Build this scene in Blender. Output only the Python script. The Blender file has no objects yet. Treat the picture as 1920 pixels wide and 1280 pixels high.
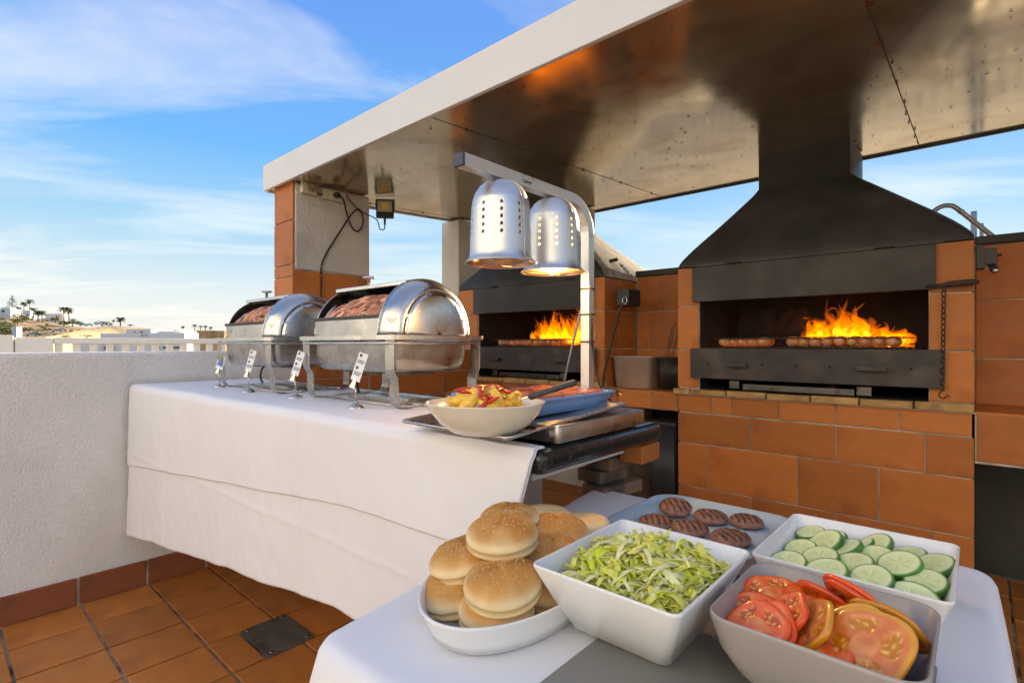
import bpy, bmesh, math, random
from mathutils import Vector, Matrix, noise, Quaternion
R = math.radians
rnd = random.Random(7)
scene = bpy.context.scene
COL = scene.collection

# ------------------------------------------------------------------ camera
cam_d = bpy.data.cameras.new("camera"); cam = bpy.data.objects.new("camera", cam_d); COL.objects.link(cam)
cam_d.sensor_width = 36.0; cam_d.lens = 36.0 * 980 / 1920; cam_d.shift_y = 5 / 1920
cam_d.clip_start = 0.02; cam_d.clip_end = 9000
cam.location = (0, 0, 1.38); cam.rotation_euler = (R(90), 0, R(41.75))
scene.camera = cam

# ------------------------------------------------------------------ sky, sun, exposure
SUN_EL, SUN_AZ = 13.0, 8.5          # degrees; azimuth measured from +Y towards -X
sd = Vector((-math.sin(R(SUN_AZ)) * math.cos(R(SUN_EL)), math.cos(R(SUN_AZ)) * math.cos(R(SUN_EL)), math.sin(R(SUN_EL))))
world = bpy.data.worlds.new("World"); scene.world = world; world.use_nodes = True
def build_sky():
    nt = world.node_tree; N = nt.nodes; L = nt.links; N.clear()
    out = N.new('ShaderNodeOutputWorld'); bg = N.new('ShaderNodeBackground'); bg.inputs['Strength'].default_value = 0.10
    sky = N.new('ShaderNodeTexSky'); sky.sky_type = 'NISHITA'; sky.sun_disc = False
    sky.sun_elevation = R(SUN_EL); sky.sun_rotation = R(-SUN_AZ); sky.dust_density = 0.4; sky.air_density = 1.0; sky.ozone_density = 2.0
    tc = N.new('ShaderNodeTexCoord'); sep = N.new('ShaderNodeSeparateXYZ'); L.new(tc.outputs['Generated'], sep.inputs[0])
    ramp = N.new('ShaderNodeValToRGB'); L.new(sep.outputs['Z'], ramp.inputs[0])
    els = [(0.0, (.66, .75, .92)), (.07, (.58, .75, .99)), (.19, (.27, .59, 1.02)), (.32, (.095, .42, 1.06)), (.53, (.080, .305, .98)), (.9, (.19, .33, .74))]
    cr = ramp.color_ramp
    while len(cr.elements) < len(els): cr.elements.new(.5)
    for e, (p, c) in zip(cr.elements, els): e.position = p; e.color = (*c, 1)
    # thin wisps of cirrus on a plane overhead
    def math_(op, a, b=None, clamp=False):
        n = N.new('ShaderNodeMath'); n.operation = op; n.use_clamp = clamp
        for i, x in enumerate((a, b)):
            if x is None: continue
            if isinstance(x, (int, float)): n.inputs[i].default_value = x
            else: L.new(x, n.inputs[i])
        return n.outputs[0]
    den = math_('ADD', math_('MAXIMUM', sep.outputs['Z'], 0.0), .12)
    cx = math_('DIVIDE', sep.outputs['X'], den); cy = math_('DIVIDE', sep.outputs['Y'], den)
    cmb = N.new('ShaderNodeCombineXYZ'); L.new(cx, cmb.inputs[0]); L.new(cy, cmb.inputs[1])
    mr_ = N.new('ShaderNodeMapping'); mr_.inputs['Rotation'].default_value = (0, 0, R(-52)); L.new(cmb.outputs[0], mr_.inputs[0])
    mp = N.new('ShaderNodeMapping'); mp.inputs['Scale'].default_value = (.50, 1.25, 1); mp.inputs['Location'].default_value = (2.1, .6, 0)
    L.new(mr_.outputs[0], mp.inputs[0])
    n1 = N.new('ShaderNodeTexNoise'); n1.inputs['Scale'].default_value = 1.15; n1.inputs['Detail'].default_value = 8; n1.inputs['Roughness'].default_value = .58; n1.inputs['Distortion'].default_value = .6
    L.new(mp.outputs[0], n1.inputs['Vector'])
    n2 = N.new('ShaderNodeTexNoise'); n2.inputs['Scale'].default_value = .55; n2.inputs['Detail'].default_value = 3; L.new(cmb.outputs[0], n2.inputs['Vector'])
    cov = math_('MULTIPLY', math_('SUBTRACT', n1.outputs[0], .455, True), 3.4, True)
    cov = math_('MULTIPLY', cov, math_('MULTIPLY', math_('SUBTRACT', n2.outputs[0], .30, True), 3.6, True), True)
    cov = math_('MULTIPLY', cov, .52)
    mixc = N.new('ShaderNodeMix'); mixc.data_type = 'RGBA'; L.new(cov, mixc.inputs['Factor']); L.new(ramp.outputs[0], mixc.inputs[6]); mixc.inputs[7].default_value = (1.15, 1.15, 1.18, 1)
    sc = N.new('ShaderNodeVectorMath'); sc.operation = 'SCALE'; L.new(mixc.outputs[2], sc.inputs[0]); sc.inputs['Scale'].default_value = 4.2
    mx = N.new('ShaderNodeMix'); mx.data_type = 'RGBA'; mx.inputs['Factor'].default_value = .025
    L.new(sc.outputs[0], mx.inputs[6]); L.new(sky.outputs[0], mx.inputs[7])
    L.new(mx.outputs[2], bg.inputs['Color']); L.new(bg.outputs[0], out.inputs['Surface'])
build_sky()
sun_d = bpy.data.lights.new("sun", 'SUN'); sun = bpy.data.objects.new("sun", sun_d); COL.objects.link(sun)
sun_d.energy = 5.0; sun_d.angle = R(.55); sun_d.color = (1.0, .945, .86)
sun.rotation_euler = sd.to_track_quat('Z', 'Y').to_euler()
scene.view_settings.view_transform = 'Standard'; scene.view_settings.look = 'None'; scene.view_settings.gamma = 1
scene.view_settings.exposure = 1.56
scene.view_settings.use_white_balance = True; scene.view_settings.white_balance_temperature = 9200; scene.view_settings.white_balance_tint = 10

# ------------------------------------------------------------------ materials
def srgb(r, g, b):
    f = lambda c: (c / 255 / 12.92) if c <= 10 else ((c / 255 + .055) / 1.055) ** 2.4
    return (f(r), f(g), f(b))
def mat(name, col, rough=.6, metal=0.0, var=.12, vscale=6.0, bump=0.0, bscale=40.0, objvar=0.0, col2=None, c2scale=3.0, c2lo=.5, c2hi=.65,
        spec=.5, rvar=0.0, attr=None, sss=0.0, coat=0.0, trans=0.0, stretch=None, coords='Object', btype='noise', bdist=.01, alpha=1.0, ior=1.45):
    m = bpy.data.materials.new(name); m.use_nodes = True; nt = m.node_tree; N = nt.nodes; L = nt.links
    b = N['Principled BSDF']; b.inputs['Roughness'].default_value = rough; b.inputs['Metallic'].default_value = metal
    b.inputs['Specular IOR Level'].default_value = spec; b.inputs['Coat Weight'].default_value = coat; b.inputs['IOR'].default_value = ior
    b.inputs['Coat Roughness'].default_value = .08; b.inputs['Transmission Weight'].default_value = trans; b.inputs['Alpha'].default_value = alpha
    if sss:
        b.inputs['Subsurface Weight'].default_value = sss; b.inputs['Subsurface Radius'].default_value = (.01, .006, .004); b.inputs['Subsurface Scale'].default_value = .6
    tc = N.new('ShaderNodeTexCoord'); src = tc.outputs[coords]
    if stretch:
        mp = N.new('ShaderNodeMapping'); mp.inputs['Scale'].default_value = stretch; L.new(src, mp.inputs[0]); src = mp.outputs[0]
    def tex(scale, detail=5, dist=0.0):
        n = N.new('ShaderNodeTexNoise'); n.inputs['Scale'].default_value = scale; n.inputs['Detail'].default_value = detail; n.inputs['Distortion'].default_value = dist
        L.new(src, n.inputs['Vector']); return n.outputs[0]
    def mr(x, a, b_, c, d):
        n = N.new('ShaderNodeMapRange'); L.new(x, n.inputs[0]); n.inputs[1].default_value = a; n.inputs[2].default_value = b_; n.inputs[3].default_value = c; n.inputs[4].default_value = d; return n.outputs[0]
    if attr:
        a = N.new('ShaderNodeAttribute'); a.attribute_name = attr; cur = a.outputs['Color']
    else:
        c = N.new('ShaderNodeRGB'); c.outputs[0].default_value = (*col, 1); cur = c.outputs[0]
    if col2:
        mx = N.new('ShaderNodeMix'); mx.data_type = 'RGBA'; L.new(mr(tex(c2scale, 6, .4), c2lo, c2hi, 0, 1), mx.inputs['Factor']); L.new(cur, mx.inputs[6]); mx.inputs[7].default_value = (*col2, 1); cur = mx.outputs[2]
    val = None
    if var:
        val = mr(tex(vscale), .25, .75, 1 - var, 1 + var)
    if objvar:
        oi = N.new('ShaderNodeObjectInfo'); v2 = mr(oi.outputs['Random'], 0, 1, 1 - objvar, 1 + objvar)
        if val is None: val = v2
        else:
            mm = N.new('ShaderNodeMath'); mm.operation = 'MULTIPLY'; L.new(val, mm.inputs[0]); L.new(v2, mm.inputs[1]); val = mm.outputs[0]
    if val is not None:
        hs = N.new('ShaderNodeHueSaturation'); L.new(val, hs.inputs['Value']); L.new(cur, hs.inputs['Color']); cur = hs.outputs[0]
    L.new(cur, b.inputs['Base Color'])
    if rvar: L.new(mr(tex(vscale * 1.7), .3, .7, max(.02, rough - rvar), min(1, rough + rvar)), b.inputs['Roughness'])
    if bump:
        if btype == 'voronoi':
            v = N.new('ShaderNodeTexVoronoi'); v.inputs['Scale'].default_value = bscale; v.feature = 'SMOOTH_F1'; L.new(src, v.inputs['Vector']); h = v.outputs['Distance']
            ns = tex(bscale * .6, 6)
            ad = N.new('ShaderNodeMath'); ad.operation = 'ADD'; L.new(h, ad.inputs[0]); L.new(ns, ad.inputs[1]); h = ad.outputs[0]
        else: h = tex(bscale, 6)
        bp = N.new('ShaderNodeBump'); bp.inputs['Strength'].default_value = bump; bp.inputs['Distance'].default_value = bdist; L.new(h, bp.inputs['Height']); L.new(bp.outputs[0], b.inputs['Normal'])
    return m
def emit_mat(name, col, s):
    m = bpy.data.materials.new(name); m.use_nodes = True; N = m.node_tree.nodes; N.clear()
    o = N.new('ShaderNodeOutputMaterial'); e = N.new('ShaderNodeEmission'); e.inputs[0].default_value = (*col, 1); e.inputs[1].default_value = s
    m.node_tree.links.new(e.outputs[0], o.inputs['Surface']); return m
def vol_emit(name, col, s):
    m = bpy.data.materials.new(name); m.use_nodes = True; N = m.node_tree.nodes; N.clear()
    o = N.new('ShaderNodeOutputMaterial'); e = N.new('ShaderNodeEmission'); e.inputs[0].default_value = (*col, 1); e.inputs[1].default_value = s
    m.node_tree.links.new(e.outputs[0], o.inputs['Volume']); return m

M = {}
M['tile'] = mat('terracotta', (.48, .150, .036), .55, var=.16, vscale=5, objvar=.16, bump=.12, bscale=30, col2=(.25, .066, .016), c2scale=4.0, c2lo=.50, c2hi=.78, rvar=.12)
M['floortile'] = mat('floor_terracotta', (.52, .175, .040), .5, var=.15, vscale=6, objvar=.12, bump=.15, bscale=26, col2=(.30, .095, .026), c2scale=5, c2lo=.48, c2hi=.75, rvar=.12)
M['basetile'] = mat('skirting_terracotta', (.30, .085, .035), .5, var=.15, vscale=6, objvar=.1, bump=.15, bscale=26, col2=(.17, .06, .03), c2scale=7, c2lo=.5, c2hi=.7)
M['grout'] = mat('grout', (.52, .44, .34), .95, var=.2, vscale=12, bump=.4, bscale=80, col2=(.24, .19, .14), c2scale=6, c2lo=.5, c2hi=.7)
M['grout_dark'] = mat('floor_grout', (.42, .36, .28), .95, var=.25, vscale=12, bump=.4, bscale=80, col2=(.08, .065, .05), c2scale=7, c2lo=.45, c2hi=.65)
M['firebrick'] = mat('firebrick', (.46, .27, .11), .85, var=.2, vscale=14, objvar=.14, bump=.4, bscale=60, col2=(.22, .13, .06), c2scale=8, c2lo=.5, c2hi=.7)
M['oldbrick'] = mat('old_brick', (.17, .105, .07), .9, var=.3, vscale=10, objvar=.35, bump=.6, bscale=40, col2=(.07, .06, .05), c2scale=9)
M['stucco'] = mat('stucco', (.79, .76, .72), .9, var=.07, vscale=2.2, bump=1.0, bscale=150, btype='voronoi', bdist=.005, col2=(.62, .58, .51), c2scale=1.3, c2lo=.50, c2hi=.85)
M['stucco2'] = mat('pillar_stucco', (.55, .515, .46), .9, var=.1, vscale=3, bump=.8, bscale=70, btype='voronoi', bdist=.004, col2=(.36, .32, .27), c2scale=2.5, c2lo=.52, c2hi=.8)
M['fascia'] = mat('fascia_paint', (.66, .655, .65), .45, var=.03, vscale=1.5, col2=(.58, .575, .57), c2scale=.8)
M['soffit'] = mat('soffit_metal', (.52, .43, .31), .16, metal=.8, var=.12, vscale=4, col2=(.38, .27, .16), c2scale=3.2, c2lo=.5, c2hi=.7, rvar=.05, bump=.025, bscale=3.0, bdist=.02)
M['speck'] = mat('soot_speck', (.07, .045, .025), .8)
M['rust'] = mat('rust', (.16, .05, .018), .9, var=.4, vscale=60)
M['hood'] = mat('hood_paint', (.036, .034, .030), .55, var=.3, vscale=3, rvar=.14, col2=(.064, .059, .052), c2scale=2.6, c2lo=.5, c2hi=.75, bump=.08, bscale=14)
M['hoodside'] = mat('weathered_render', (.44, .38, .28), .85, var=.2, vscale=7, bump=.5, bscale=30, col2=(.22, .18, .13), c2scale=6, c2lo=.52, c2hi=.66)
M['firebox'] = mat('soot', (.012, .014, .016), .85, var=.4, vscale=6)
M['iron'] = mat('black_iron', (.045, .038, .036), .6, var=.3, vscale=8, bump=.15, bscale=50, rvar=.12, col2=(.075, .058, .05), c2scale=6)
M['rustiron'] = mat('rusty_iron', (.06, .042, .034), .7, metal=.3, var=.4, vscale=30)
M['steel'] = mat('stainless_steel', (.62, .60, .57), .27, metal=1.0, var=.10, vscale=7, rvar=.09, bump=.02, bscale=8, bdist=.01)
M['steel_worn'] = mat('worn_steel', (.56, .53, .49), .30, metal=1.0, var=.16, vscale=9, rvar=.1, col2=(.42, .38, .33), c2scale=8, c2lo=.5, c2hi=.7)
M['steel_pan'] = mat('dull_steel', (.78, .76, .72), .42, metal=.75, var=.1, vscale=9)
M['steel_dark'] = mat('dark_steel', (.16, .15, .14), .35, metal=1.0, var=.2, vscale=9, rvar=.1)
M['alu'] = mat('brushed_aluminium', (.70, .69, .67), .42, metal=1.0, var=.05, vscale=14, rvar=.08, stretch=(1, 1, .12), col2=(.60, .58, .55), c2scale=14, c2lo=.55, c2hi=.8)
M['post'] = mat('anodised_tube', (.66, .645, .62), .40, metal=.85, var=.05)
M['plastic_black'] = mat('black_plastic', (.022, .022, .024), .45, var=.1)
M['plastic_blue_grey'] = mat('end_cap_plastic', (.05, .058, .078), .5)
M['plastic_ivory'] = mat('ivory_plastic', (.55, .50, .38), .5, var=.12, vscale=20)
M['plastic_grey'] = mat('handle_plastic', (.045, .047, .052), .55, var=.1)
M['lens'] = mat('floodlight_lens', (.45, .40, .28), .12, var=.1)
M['ledchip'] = mat('led_chip', (.75, .50, .12), .5)
M['granite'] = mat('black_granite', (.018, .02, .02), .16, var=.5, vscale=60, coat=.3, rvar=.08, col2=(.05, .052, .05), c2scale=70, c2lo=.58, c2hi=.68)
M['whitepaint'] = mat('white_paint', (.68, .66, .62), .6, var=.06, vscale=5, bump=.1, bscale=40, col2=(.5, .47, .42), c2scale=5, c2lo=.6, c2hi=.8)
M['cloth'] = mat('white_cloth', (.80, .79, .815), .9, var=.025, vscale=3, bump=.12, bscale=7, bdist=.02, spec=.2)
M['porcelain'] = mat('white_porcelain', (.80, .80, .79), .18, var=.02, vscale=5, coat=.4)
M['cream'] = mat('cream_melamine', (.76, .71, .60), .22, var=.03, coat=.3)
M['greybowl'] = mat('taupe_stoneware', (.36, .315, .285), .22, var=.04, coat=.35)
M['blueplate'] = mat('pale_blue_glaze', (.40, .55, .63), .16, var=.05, coat=.4)
M['bluetray'] = mat('blue_plastic', (.15, .31, .60), .35, var=.08, coat=.25)
M['board'] = mat('grey_slate', (.23, .22, .20), .6, var=.1, vscale=3)
M['blade'] = mat('grey_blade', (.16, .19, .23), .35, metal=.6, var=.1)
M['card'] = mat('card_white', (.80, .80, .82), .5, var=.01)
M['ink'] = mat('ink_black', (.02, .02, .025), .6)
M['inkblue'] = mat('ink_blue', (.04, .22, .60), .5)
M['rubber'] = mat('cable_black', (.012, .011, .011), .5)
M['steelplate'] = mat('drain_steel', (.16, .145, .125), .5, metal=.5, var=.3, vscale=10, col2=(.08, .07, .06), c2scale=5)
M['film'] = mat('cling_film', (.95, .95, .97), .06, trans=1.0, var=0, bump=.15, bscale=22, ior=1.04, bdist=.01)
M['bulb'] = emit_mat('warm_bulb', (1.0, .55, .18), 9.0)
M['bulb_dim'] = mat('bulb_glass', (.55, .42, .30), .15, var=.1)
M['copper_in'] = mat('warm_reflector', (.72, .50, .34), .3, metal=1.0)
M['flame_o'] = vol_emit('flame_orange', (1.0, .17, .008), 7.0)
M['flame_y'] = vol_emit('flame_yellow', (1.0, .40, .035), 9.0)
M['ember'] = emit_mat('ember', (1.0, .22, .03), 1.6)
M['coal'] = mat('charcoal', (.03, .027, .025), .9, var=.6, vscale=30)
M['concrete_white'] = mat('balustrade_paint', (.80, .77, .70), .8, var=.06, vscale=4)
M['terrace'] = mat('terrace_floor', (.42, .33, .22), .85, var=.2, vscale=1.2, col2=(.30, .22, .14), c2scale=.8)

M['pane'] = mat('dark_window', (.04, .045, .05), .2)

# ------------------------------------------------------------------ mesh builder
class MB:
    def __init__(s): s.v = []; s.f = []; s.mi = []; s.c = None; s.sm = []
    def add(s, verts, faces, mi=0, smooth=False, col=None):
        o = len(s.v); s.v += [tuple(p) for p in verts]; s.f += [tuple(i + o for i in f) for f in faces]; s.mi += [mi] * len(faces); s.sm += [smooth] * len(faces)
        if col is not None:
            if s.c is None: s.c = [(1, 1, 1)] * o
            s.c += ([col] * len(verts) if isinstance(col[0], (int, float)) else list(col))
        elif s.c is not None: s.c += [(1, 1, 1)] * len(verts)
        return s
    def box(s, x0, y0, z0, x1, y1, z1, mi=0, rot=None, at=None, col=None):
        vs = [Vector(p) for p in ((x0, y0, z0), (x1, y0, z0), (x1, y1, z0), (x0, y1, z0), (x0, y0, z1), (x1, y0, z1), (x1, y1, z1), (x0, y1, z1))]
        if rot is not None: vs = [rot @ p for p in vs]
        if at is not None: vs = [p + Vector(at) for p in vs]
        return s.add(vs, [(3, 2, 1, 0), (4, 5, 6, 7), (0, 1, 5, 4), (1, 2, 6, 5), (2, 3, 7, 6), (3, 0, 4, 7)], mi, col=col)
    def prism(s, pts, z0, z1, mi=0):
        n = len(pts); a = [(x, y, z0) for x, y in pts] + [(x, y, z1) for x, y in pts]
        return s.add(a, [tuple(range(n))[::-1], tuple(range(n, 2 * n))] + [(i, (i + 1) % n, n + (i + 1) % n, n + i) for i in range(n)], mi)
    def tube(s, pts, r, n=8, mi=0, caps=True, smooth=True, flat=1.0, up=None, col=None, closed=False):
        P = [Vector(p) for p in pts]; K = len(P); rs = r if isinstance(r, (list, tuple)) else [r] * K
        if closed: tan = [(P[(i + 1) % K] - P[i - 1]).normalized() for i in range(K)]
        else: tan = [(P[min(i + 1, K - 1)] - P[max(i - 1, 0)]).normalized() for i in range(K)]
        u = Vector(up) if up else (Vector((0, 0, 1)) if abs(tan[0].z) < .9 else Vector((1, 0, 0)))
        vs = []
        for i in range(K):
            u = (u - tan[i] * u.dot(tan[i]));  u = u.normalized() if u.length > 1e-6 else tan[i].orthogonal().normalized()
            w = tan[i].cross(u)
            for k in range(n):
                a = 2 * math.pi * k / n; vs.append(P[i] + (u * math.cos(a) * flat + w * math.sin(a)) * rs[i])
        fs = [(i * n + k, i * n + (k + 1) % n, (i + 1) * n + (k + 1) % n, (i + 1) * n + k) for i in range(K - 1) for k in range(n)]
        if closed: fs += [((K - 1) * n + k, (K - 1) * n + (k + 1) % n, (k + 1) % n, k) for k in range(n)]
        elif caps: fs += [tuple(range(n))[::-1], tuple(range((K - 1) * n, K * n))]
        return s.add(vs, fs, mi, smooth, col)
    def strap(s, pts, wvec, t, mi=0):
        # flat strap swept along a polyline; wvec = half width vector, t = thickness
        P = [Vector(p) for p in pts]; w = Vector(wvec); vs = []
        for i in range(len(P)):
            d = (P[min(i + 1, len(P) - 1)] - P[max(i - 1, 0)]).normalized(); nn = d.cross(w).normalized() * t / 2
            vs += [P[i] - w - nn, P[i] + w - nn, P[i] + w + nn, P[i] - w + nn]
        K = len(P); fs = [(i * 4 + k, i * 4 + (k + 1) % 4, (i + 1) * 4 + (k + 1) % 4, (i + 1) * 4 + k) for i in range(K - 1) for k in range(4)]
        fs += [(3, 2, 1, 0), tuple(range(4 * K - 4, 4 * K))]
        return s.add(vs, fs, mi)
    def lathe(s, prof, n=32, at=(0, 0, 0), mi=0, smooth=True, sx=1.0, sy=1.0, col=None, rot=0.0):
        vs = []; fs = []; K = len(prof); at = Vector(at)
        for r, z in prof:
            for k in range(n):
                a = 2 * math.pi * k / n; x, y = r * math.cos(a) * sx, r * math.sin(a) * sy
                vs.append(at + Vector((x * math.cos(rot) - y * math.sin(rot), x * math.sin(rot) + y * math.cos(rot), z)))
        fs = [(i * n + k, i * n + (k + 1) % n, (i + 1) * n + (k + 1) % n, (i + 1) * n + k) for i in range(K - 1) for k in range(n)]
        return s.add(vs, fs, mi, smooth, col)
    def grid(s, fn, nu, nv, mi=0, smooth=True, col=None, skip=None, closed_u=False):
        vs = [fn(i / nu, j / nv) for j in range(nv + 1) for i in range(nu + 1)]
        fs = [(j * (nu + 1) + i, j * (nu + 1) + i + 1, (j + 1) * (nu + 1) + i + 1, (j + 1) * (nu + 1) + i) for j in range(nv) for i in range(nu) if not (skip and skip((i + .5) / nu, (j + .5) / nv))]
        return s.add(vs, fs, mi, smooth, col)
    def ico(s, c, r, sub=2, mi=0, scale=(1, 1, 1), rot=None, jit=0.0, col=None, smooth=True, nscale=3.0):
        bm = bmesh.new(); bmesh.ops.create_icosphere(bm, subdivisions=sub, radius=1.0)
        vs = []
        for v in bm.verts:
            p = v.co.copy()
            if jit: p *= 1 + jit * noise.noise(p * nscale + Vector(c) * 37)
            p = Vector((p.x * scale[0], p.y * scale[1], p.z * scale[2])) * r
            if rot is not None: p = rot @ p
            vs.append(p + Vector(c))
        fs = [tuple(v.index for v in f.verts) for f in bm.faces]; bm.free()
        return s.add(vs, fs, mi, smooth, col)
    def loft(s, rings, cap0=True, cap1=True, mi=0, smooth=True, col=None):
        n = len(rings[0]); vs = [p for r in rings for p in r]; K = len(rings)
        fs = [(i * n + k, i * n + (k + 1) % n, (i + 1) * n + (k + 1) % n, (i + 1) * n + k) for i in range(K - 1) for k in range(n)]
        if cap0: fs.append(tuple(range(n))[::-1])
        if cap1: fs.append(tuple(range((K - 1) * n, K * n)))
        return s.add(vs, fs, mi, smooth, col)
    def mesh(s, name, off=None):
        used = sorted({i for f in s.f for i in f})
        if len(used) < len(s.v):
            mp_ = {a: b for b, a in enumerate(used)}; s.f = [tuple(mp_[i] for i in f) for f in s.f]; s.c = [s.c[i] for i in used] if s.c is not None else None; s.v = [s.v[i] for i in used]
        me = bpy.data.meshes.new(name); o = Vector(off) if off is not None else None
        me.from_pydata(s.v if o is None else [tuple(Vector(p) - o) for p in s.v], [], s.f)
        me.polygons.foreach_set('material_index', s.mi); me.polygons.foreach_set('use_smooth', s.sm)
        if s.c is not None:
            a = me.color_attributes.new('Col', 'FLOAT_COLOR', 'POINT'); a.data.foreach_set('color', [x for c in s.c for x in (*c[:3], 1.0)])
        me.update(); return me
    def build(s, name, m, parent=None, bevel=0.0, seg=2, solid=0.0, off=None, sub=0, autosmooth=False):
        if off is None and parent is not None: off = world_loc(parent)
        me = s.mesh(name, off); o = bpy.data.objects.new(name, me); COL.objects.link(o); o.parent = parent
        for x in (m if isinstance(m, (list, tuple)) else [m]): me.materials.append(M[x] if isinstance(x, str) else x)
        if solid: md = o.modifiers.new('thick', 'SOLIDIFY'); md.thickness = solid; md.offset = 0
        if sub: md = o.modifiers.new('sub', 'SUBSURF'); md.levels = sub; md.render_levels = sub
        if bevel:
            md = o.modifiers.new('bevel', 'BEVEL'); md.width = bevel; md.segments = seg; md.limit_method = 'ANGLE'; md.angle_limit = R(40)
        return o
def world_loc(o):
    p = Vector((0, 0, 0))
    while o is not None: p += o.location; o = o.parent
    return p
def tag(o, label, cat, group=None, kind=None):
    if label: o['label'] = label
    if cat: o['category'] = cat
    if group: o['group'] = group
    if kind: o['kind'] = kind
    return o
def thing(name, label, cat, loc=(0, 0, 0), group=None, rot=None):
    o = bpy.data.objects.new(name, None); COL.objects.link(o); o.location = loc; o.empty_display_size = .05
    if rot: o.rotation_euler = rot
    return tag(o, label, cat, group)
def single(mb, name, m, label, cat, loc, group=None, **k):
    # one-mesh thing whose origin is at its base
    o = mb.build(name, m, None, off=loc, **k); o.location = loc; return tag(o, label, cat, group)
def struct(mb, name, m, **k):
    o = mb.build(name, m, None, **k); o['kind'] = 'structure'; return o
def copy_tree(o, parent=None):
    c = o.copy(); COL.objects.link(c); c.parent = parent
    for ch in [x for x in COL.objects if x.parent == o]: copy_tree(ch, c)
    return c
_tc = {}
def tile_mesh(w, h, t, m, ch=.003):
    key = (round(w, 3), round(h, 3), round(t, 3), m)
    if key not in _tc:
        a, b = w / 2, h / 2; c = ch
        vs = [(-a, -b, 0), (a, -b, 0), (a, b, 0), (-a, b, 0), (-a, -b, t - c * .6), (a, -b, t - c * .6), (a, b, t - c * .6), (-a, b, t - c * .6), (-a + c, -b + c, t), (a - c, -b + c, t), (a - c, b - c, t), (-a + c, b - c, t)]
        me = bpy.data.meshes.new('tile'); me.from_pydata(vs, [], [(0, 1, 5, 4), (1, 2, 6, 5), (2, 3, 7, 6), (3, 0, 4, 7), (4, 5, 9, 8), (5, 6, 10, 9), (6, 7, 11, 10), (7, 4, 8, 11), (8, 9, 10, 11), (3, 2, 1, 0)])
        me.materials.append(M[m]); _tc[key] = me
    return _tc[key]
def put_tile(parent, c, w, h, t, rot, m='tile', name='tile', jit=.0012):
    o = bpy.data.objects.new(name, tile_mesh(w, h, t, m)); COL.objects.link(o); o.parent = parent
    nrm = rot.to_matrix() @ Vector((0, 0, 1)) if isinstance(rot, Quaternion) else rot @ Vector((0, 0, 1))
    o.location = Vector(c) - (world_loc(parent) if parent else Vector()) + nrm * rnd.uniform(-jit, jit)
    o.rotation_mode = 'XYZ'; e = (rot if isinstance(rot, Matrix) else rot.to_matrix()).to_euler(); o.rotation_euler = (e.x + rnd.uniform(-.004, .004), e.y + rnd.uniform(-.004, .004), e.z + rnd.uniform(-.003, .003))
    return o
ROT_Y = Matrix(((1, 0, 0), (0, 0, -1), (0, 1, 0)))            # tile lying in XZ, face towards -Y
ROT_X = Matrix(((0, 0, 1), (1, 0, 0), (0, 1, 0)))             # tile in YZ, face towards +X
ROT_Z = Matrix.Identity(3)
def tiles_y(parent, y, rows, g=.008, t=.008, m='tile'):
    # rows: (z0, z1, [x joints]); faces -Y, back plane at y
    for z0, z1, xs in rows:
        for a, b in zip(xs, xs[1:]):
            put_tile(parent, ((a + b) / 2, y, (z0 + z1) / 2), b - a - g, z1 - z0 - g, t, ROT_Y, m)
def tiles_x(parent, x, rows, g=.008, t=.008, m='tile'):
    for z0, z1, ys in rows:
        for a, b in zip(ys, ys[1:]):
            put_tile(parent, (x, (a + b) / 2, (z0 + z1) / 2), b - a - g, z1 - z0 - g, t, ROT_X, m)
def rrect(hx, hy, r, z, c=(0, 0), n=6):
    r = min(r, hx * .999, hy * .999); pts = []
    for qx, qy, a0 in ((1, 1, 0), (-1, 1, 90), (-1, -1, 180), (1, -1, 270)):
        for k in range(n + 1):
            a = R(a0 + 90 * k / n); pts.append((c[0] + qx * (hx - r) + r * math.cos(a), c[1] + qy * (hy - r) + r * math.sin(a), z))
    return pts
def split_range(a, b, step, phase=0.0):
    xs = [a]; x = a + (phase if phase > .02 else step)
    while x < b - .04: xs.append(x); x += step
    return xs + [b]

# ================================================================== SETTING
# ---- floor with square terracotta tiles
FP = .306
mb = MB(); mb.box(-3.6, -6.0, -.2, 3.2, 4.35, 0.0); floor = struct(mb, 'floor', 'grout_dark')
FX0, FY0 = -3.545, .238
cover = (-2.62, .99, -2.31, 1.205)
rest = MB(); ntile = 0
for i in range(-0, 22):
    for j in range(-20, 14):
        x0 = FX0 + FP * i; y0 = FY0 + FP * j; x1 = x0 + FP; y1 = y0 + FP
        if y1 > 4.37 or y0 < -6 or x1 > 3.2: continue
        if abs(x0 - (-2.627)) < .02 and y0 < 1.1 < y1:      # tile cut round the steel cover plate
            put_tile(floor, ((x0 + x1) / 2, (y0 + .99) / 2, .001), FP - .012, .99 - y0 - .010, .010, ROT_Z, 'floortile'); continue
        if i < 14 and j >= -2 and ntile < 295:
            put_tile(floor, ((x0 + x1) / 2, (y0 + y1) / 2, .001), FP - .012, FP - .012, .010, ROT_Z, 'floortile'); ntile += 1
        else: rest.box(x0 + .006, y0 + .006, .001, x1 - .006, y1 - .006, .011)
o = rest.build('tile_field', 'floortile', floor); o['kind'] = 'stuff'
dc = thing('drain_cover', 'square grey steel inspection plate let into the tiled floor', 'drain cover', (-2.47, 1.1, .001))
mb = MB(); mb.box(-2.62, .995, .002, -2.318, 1.21, .017); mb.build('plate', 'steelplate', dc, bevel=.002)
for x, y in ((-2.60, 1.02), (-2.34, 1.02), (-2.60, 1.185), (-2.34, 1.185)):
    mb = MB(); mb.lathe([(.0, .023), (.008, .022), (.011, .018), (.011, .0165)], 10, (x, y, 0)); mb.build('bolt', 'steel_dark', dc)

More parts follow.
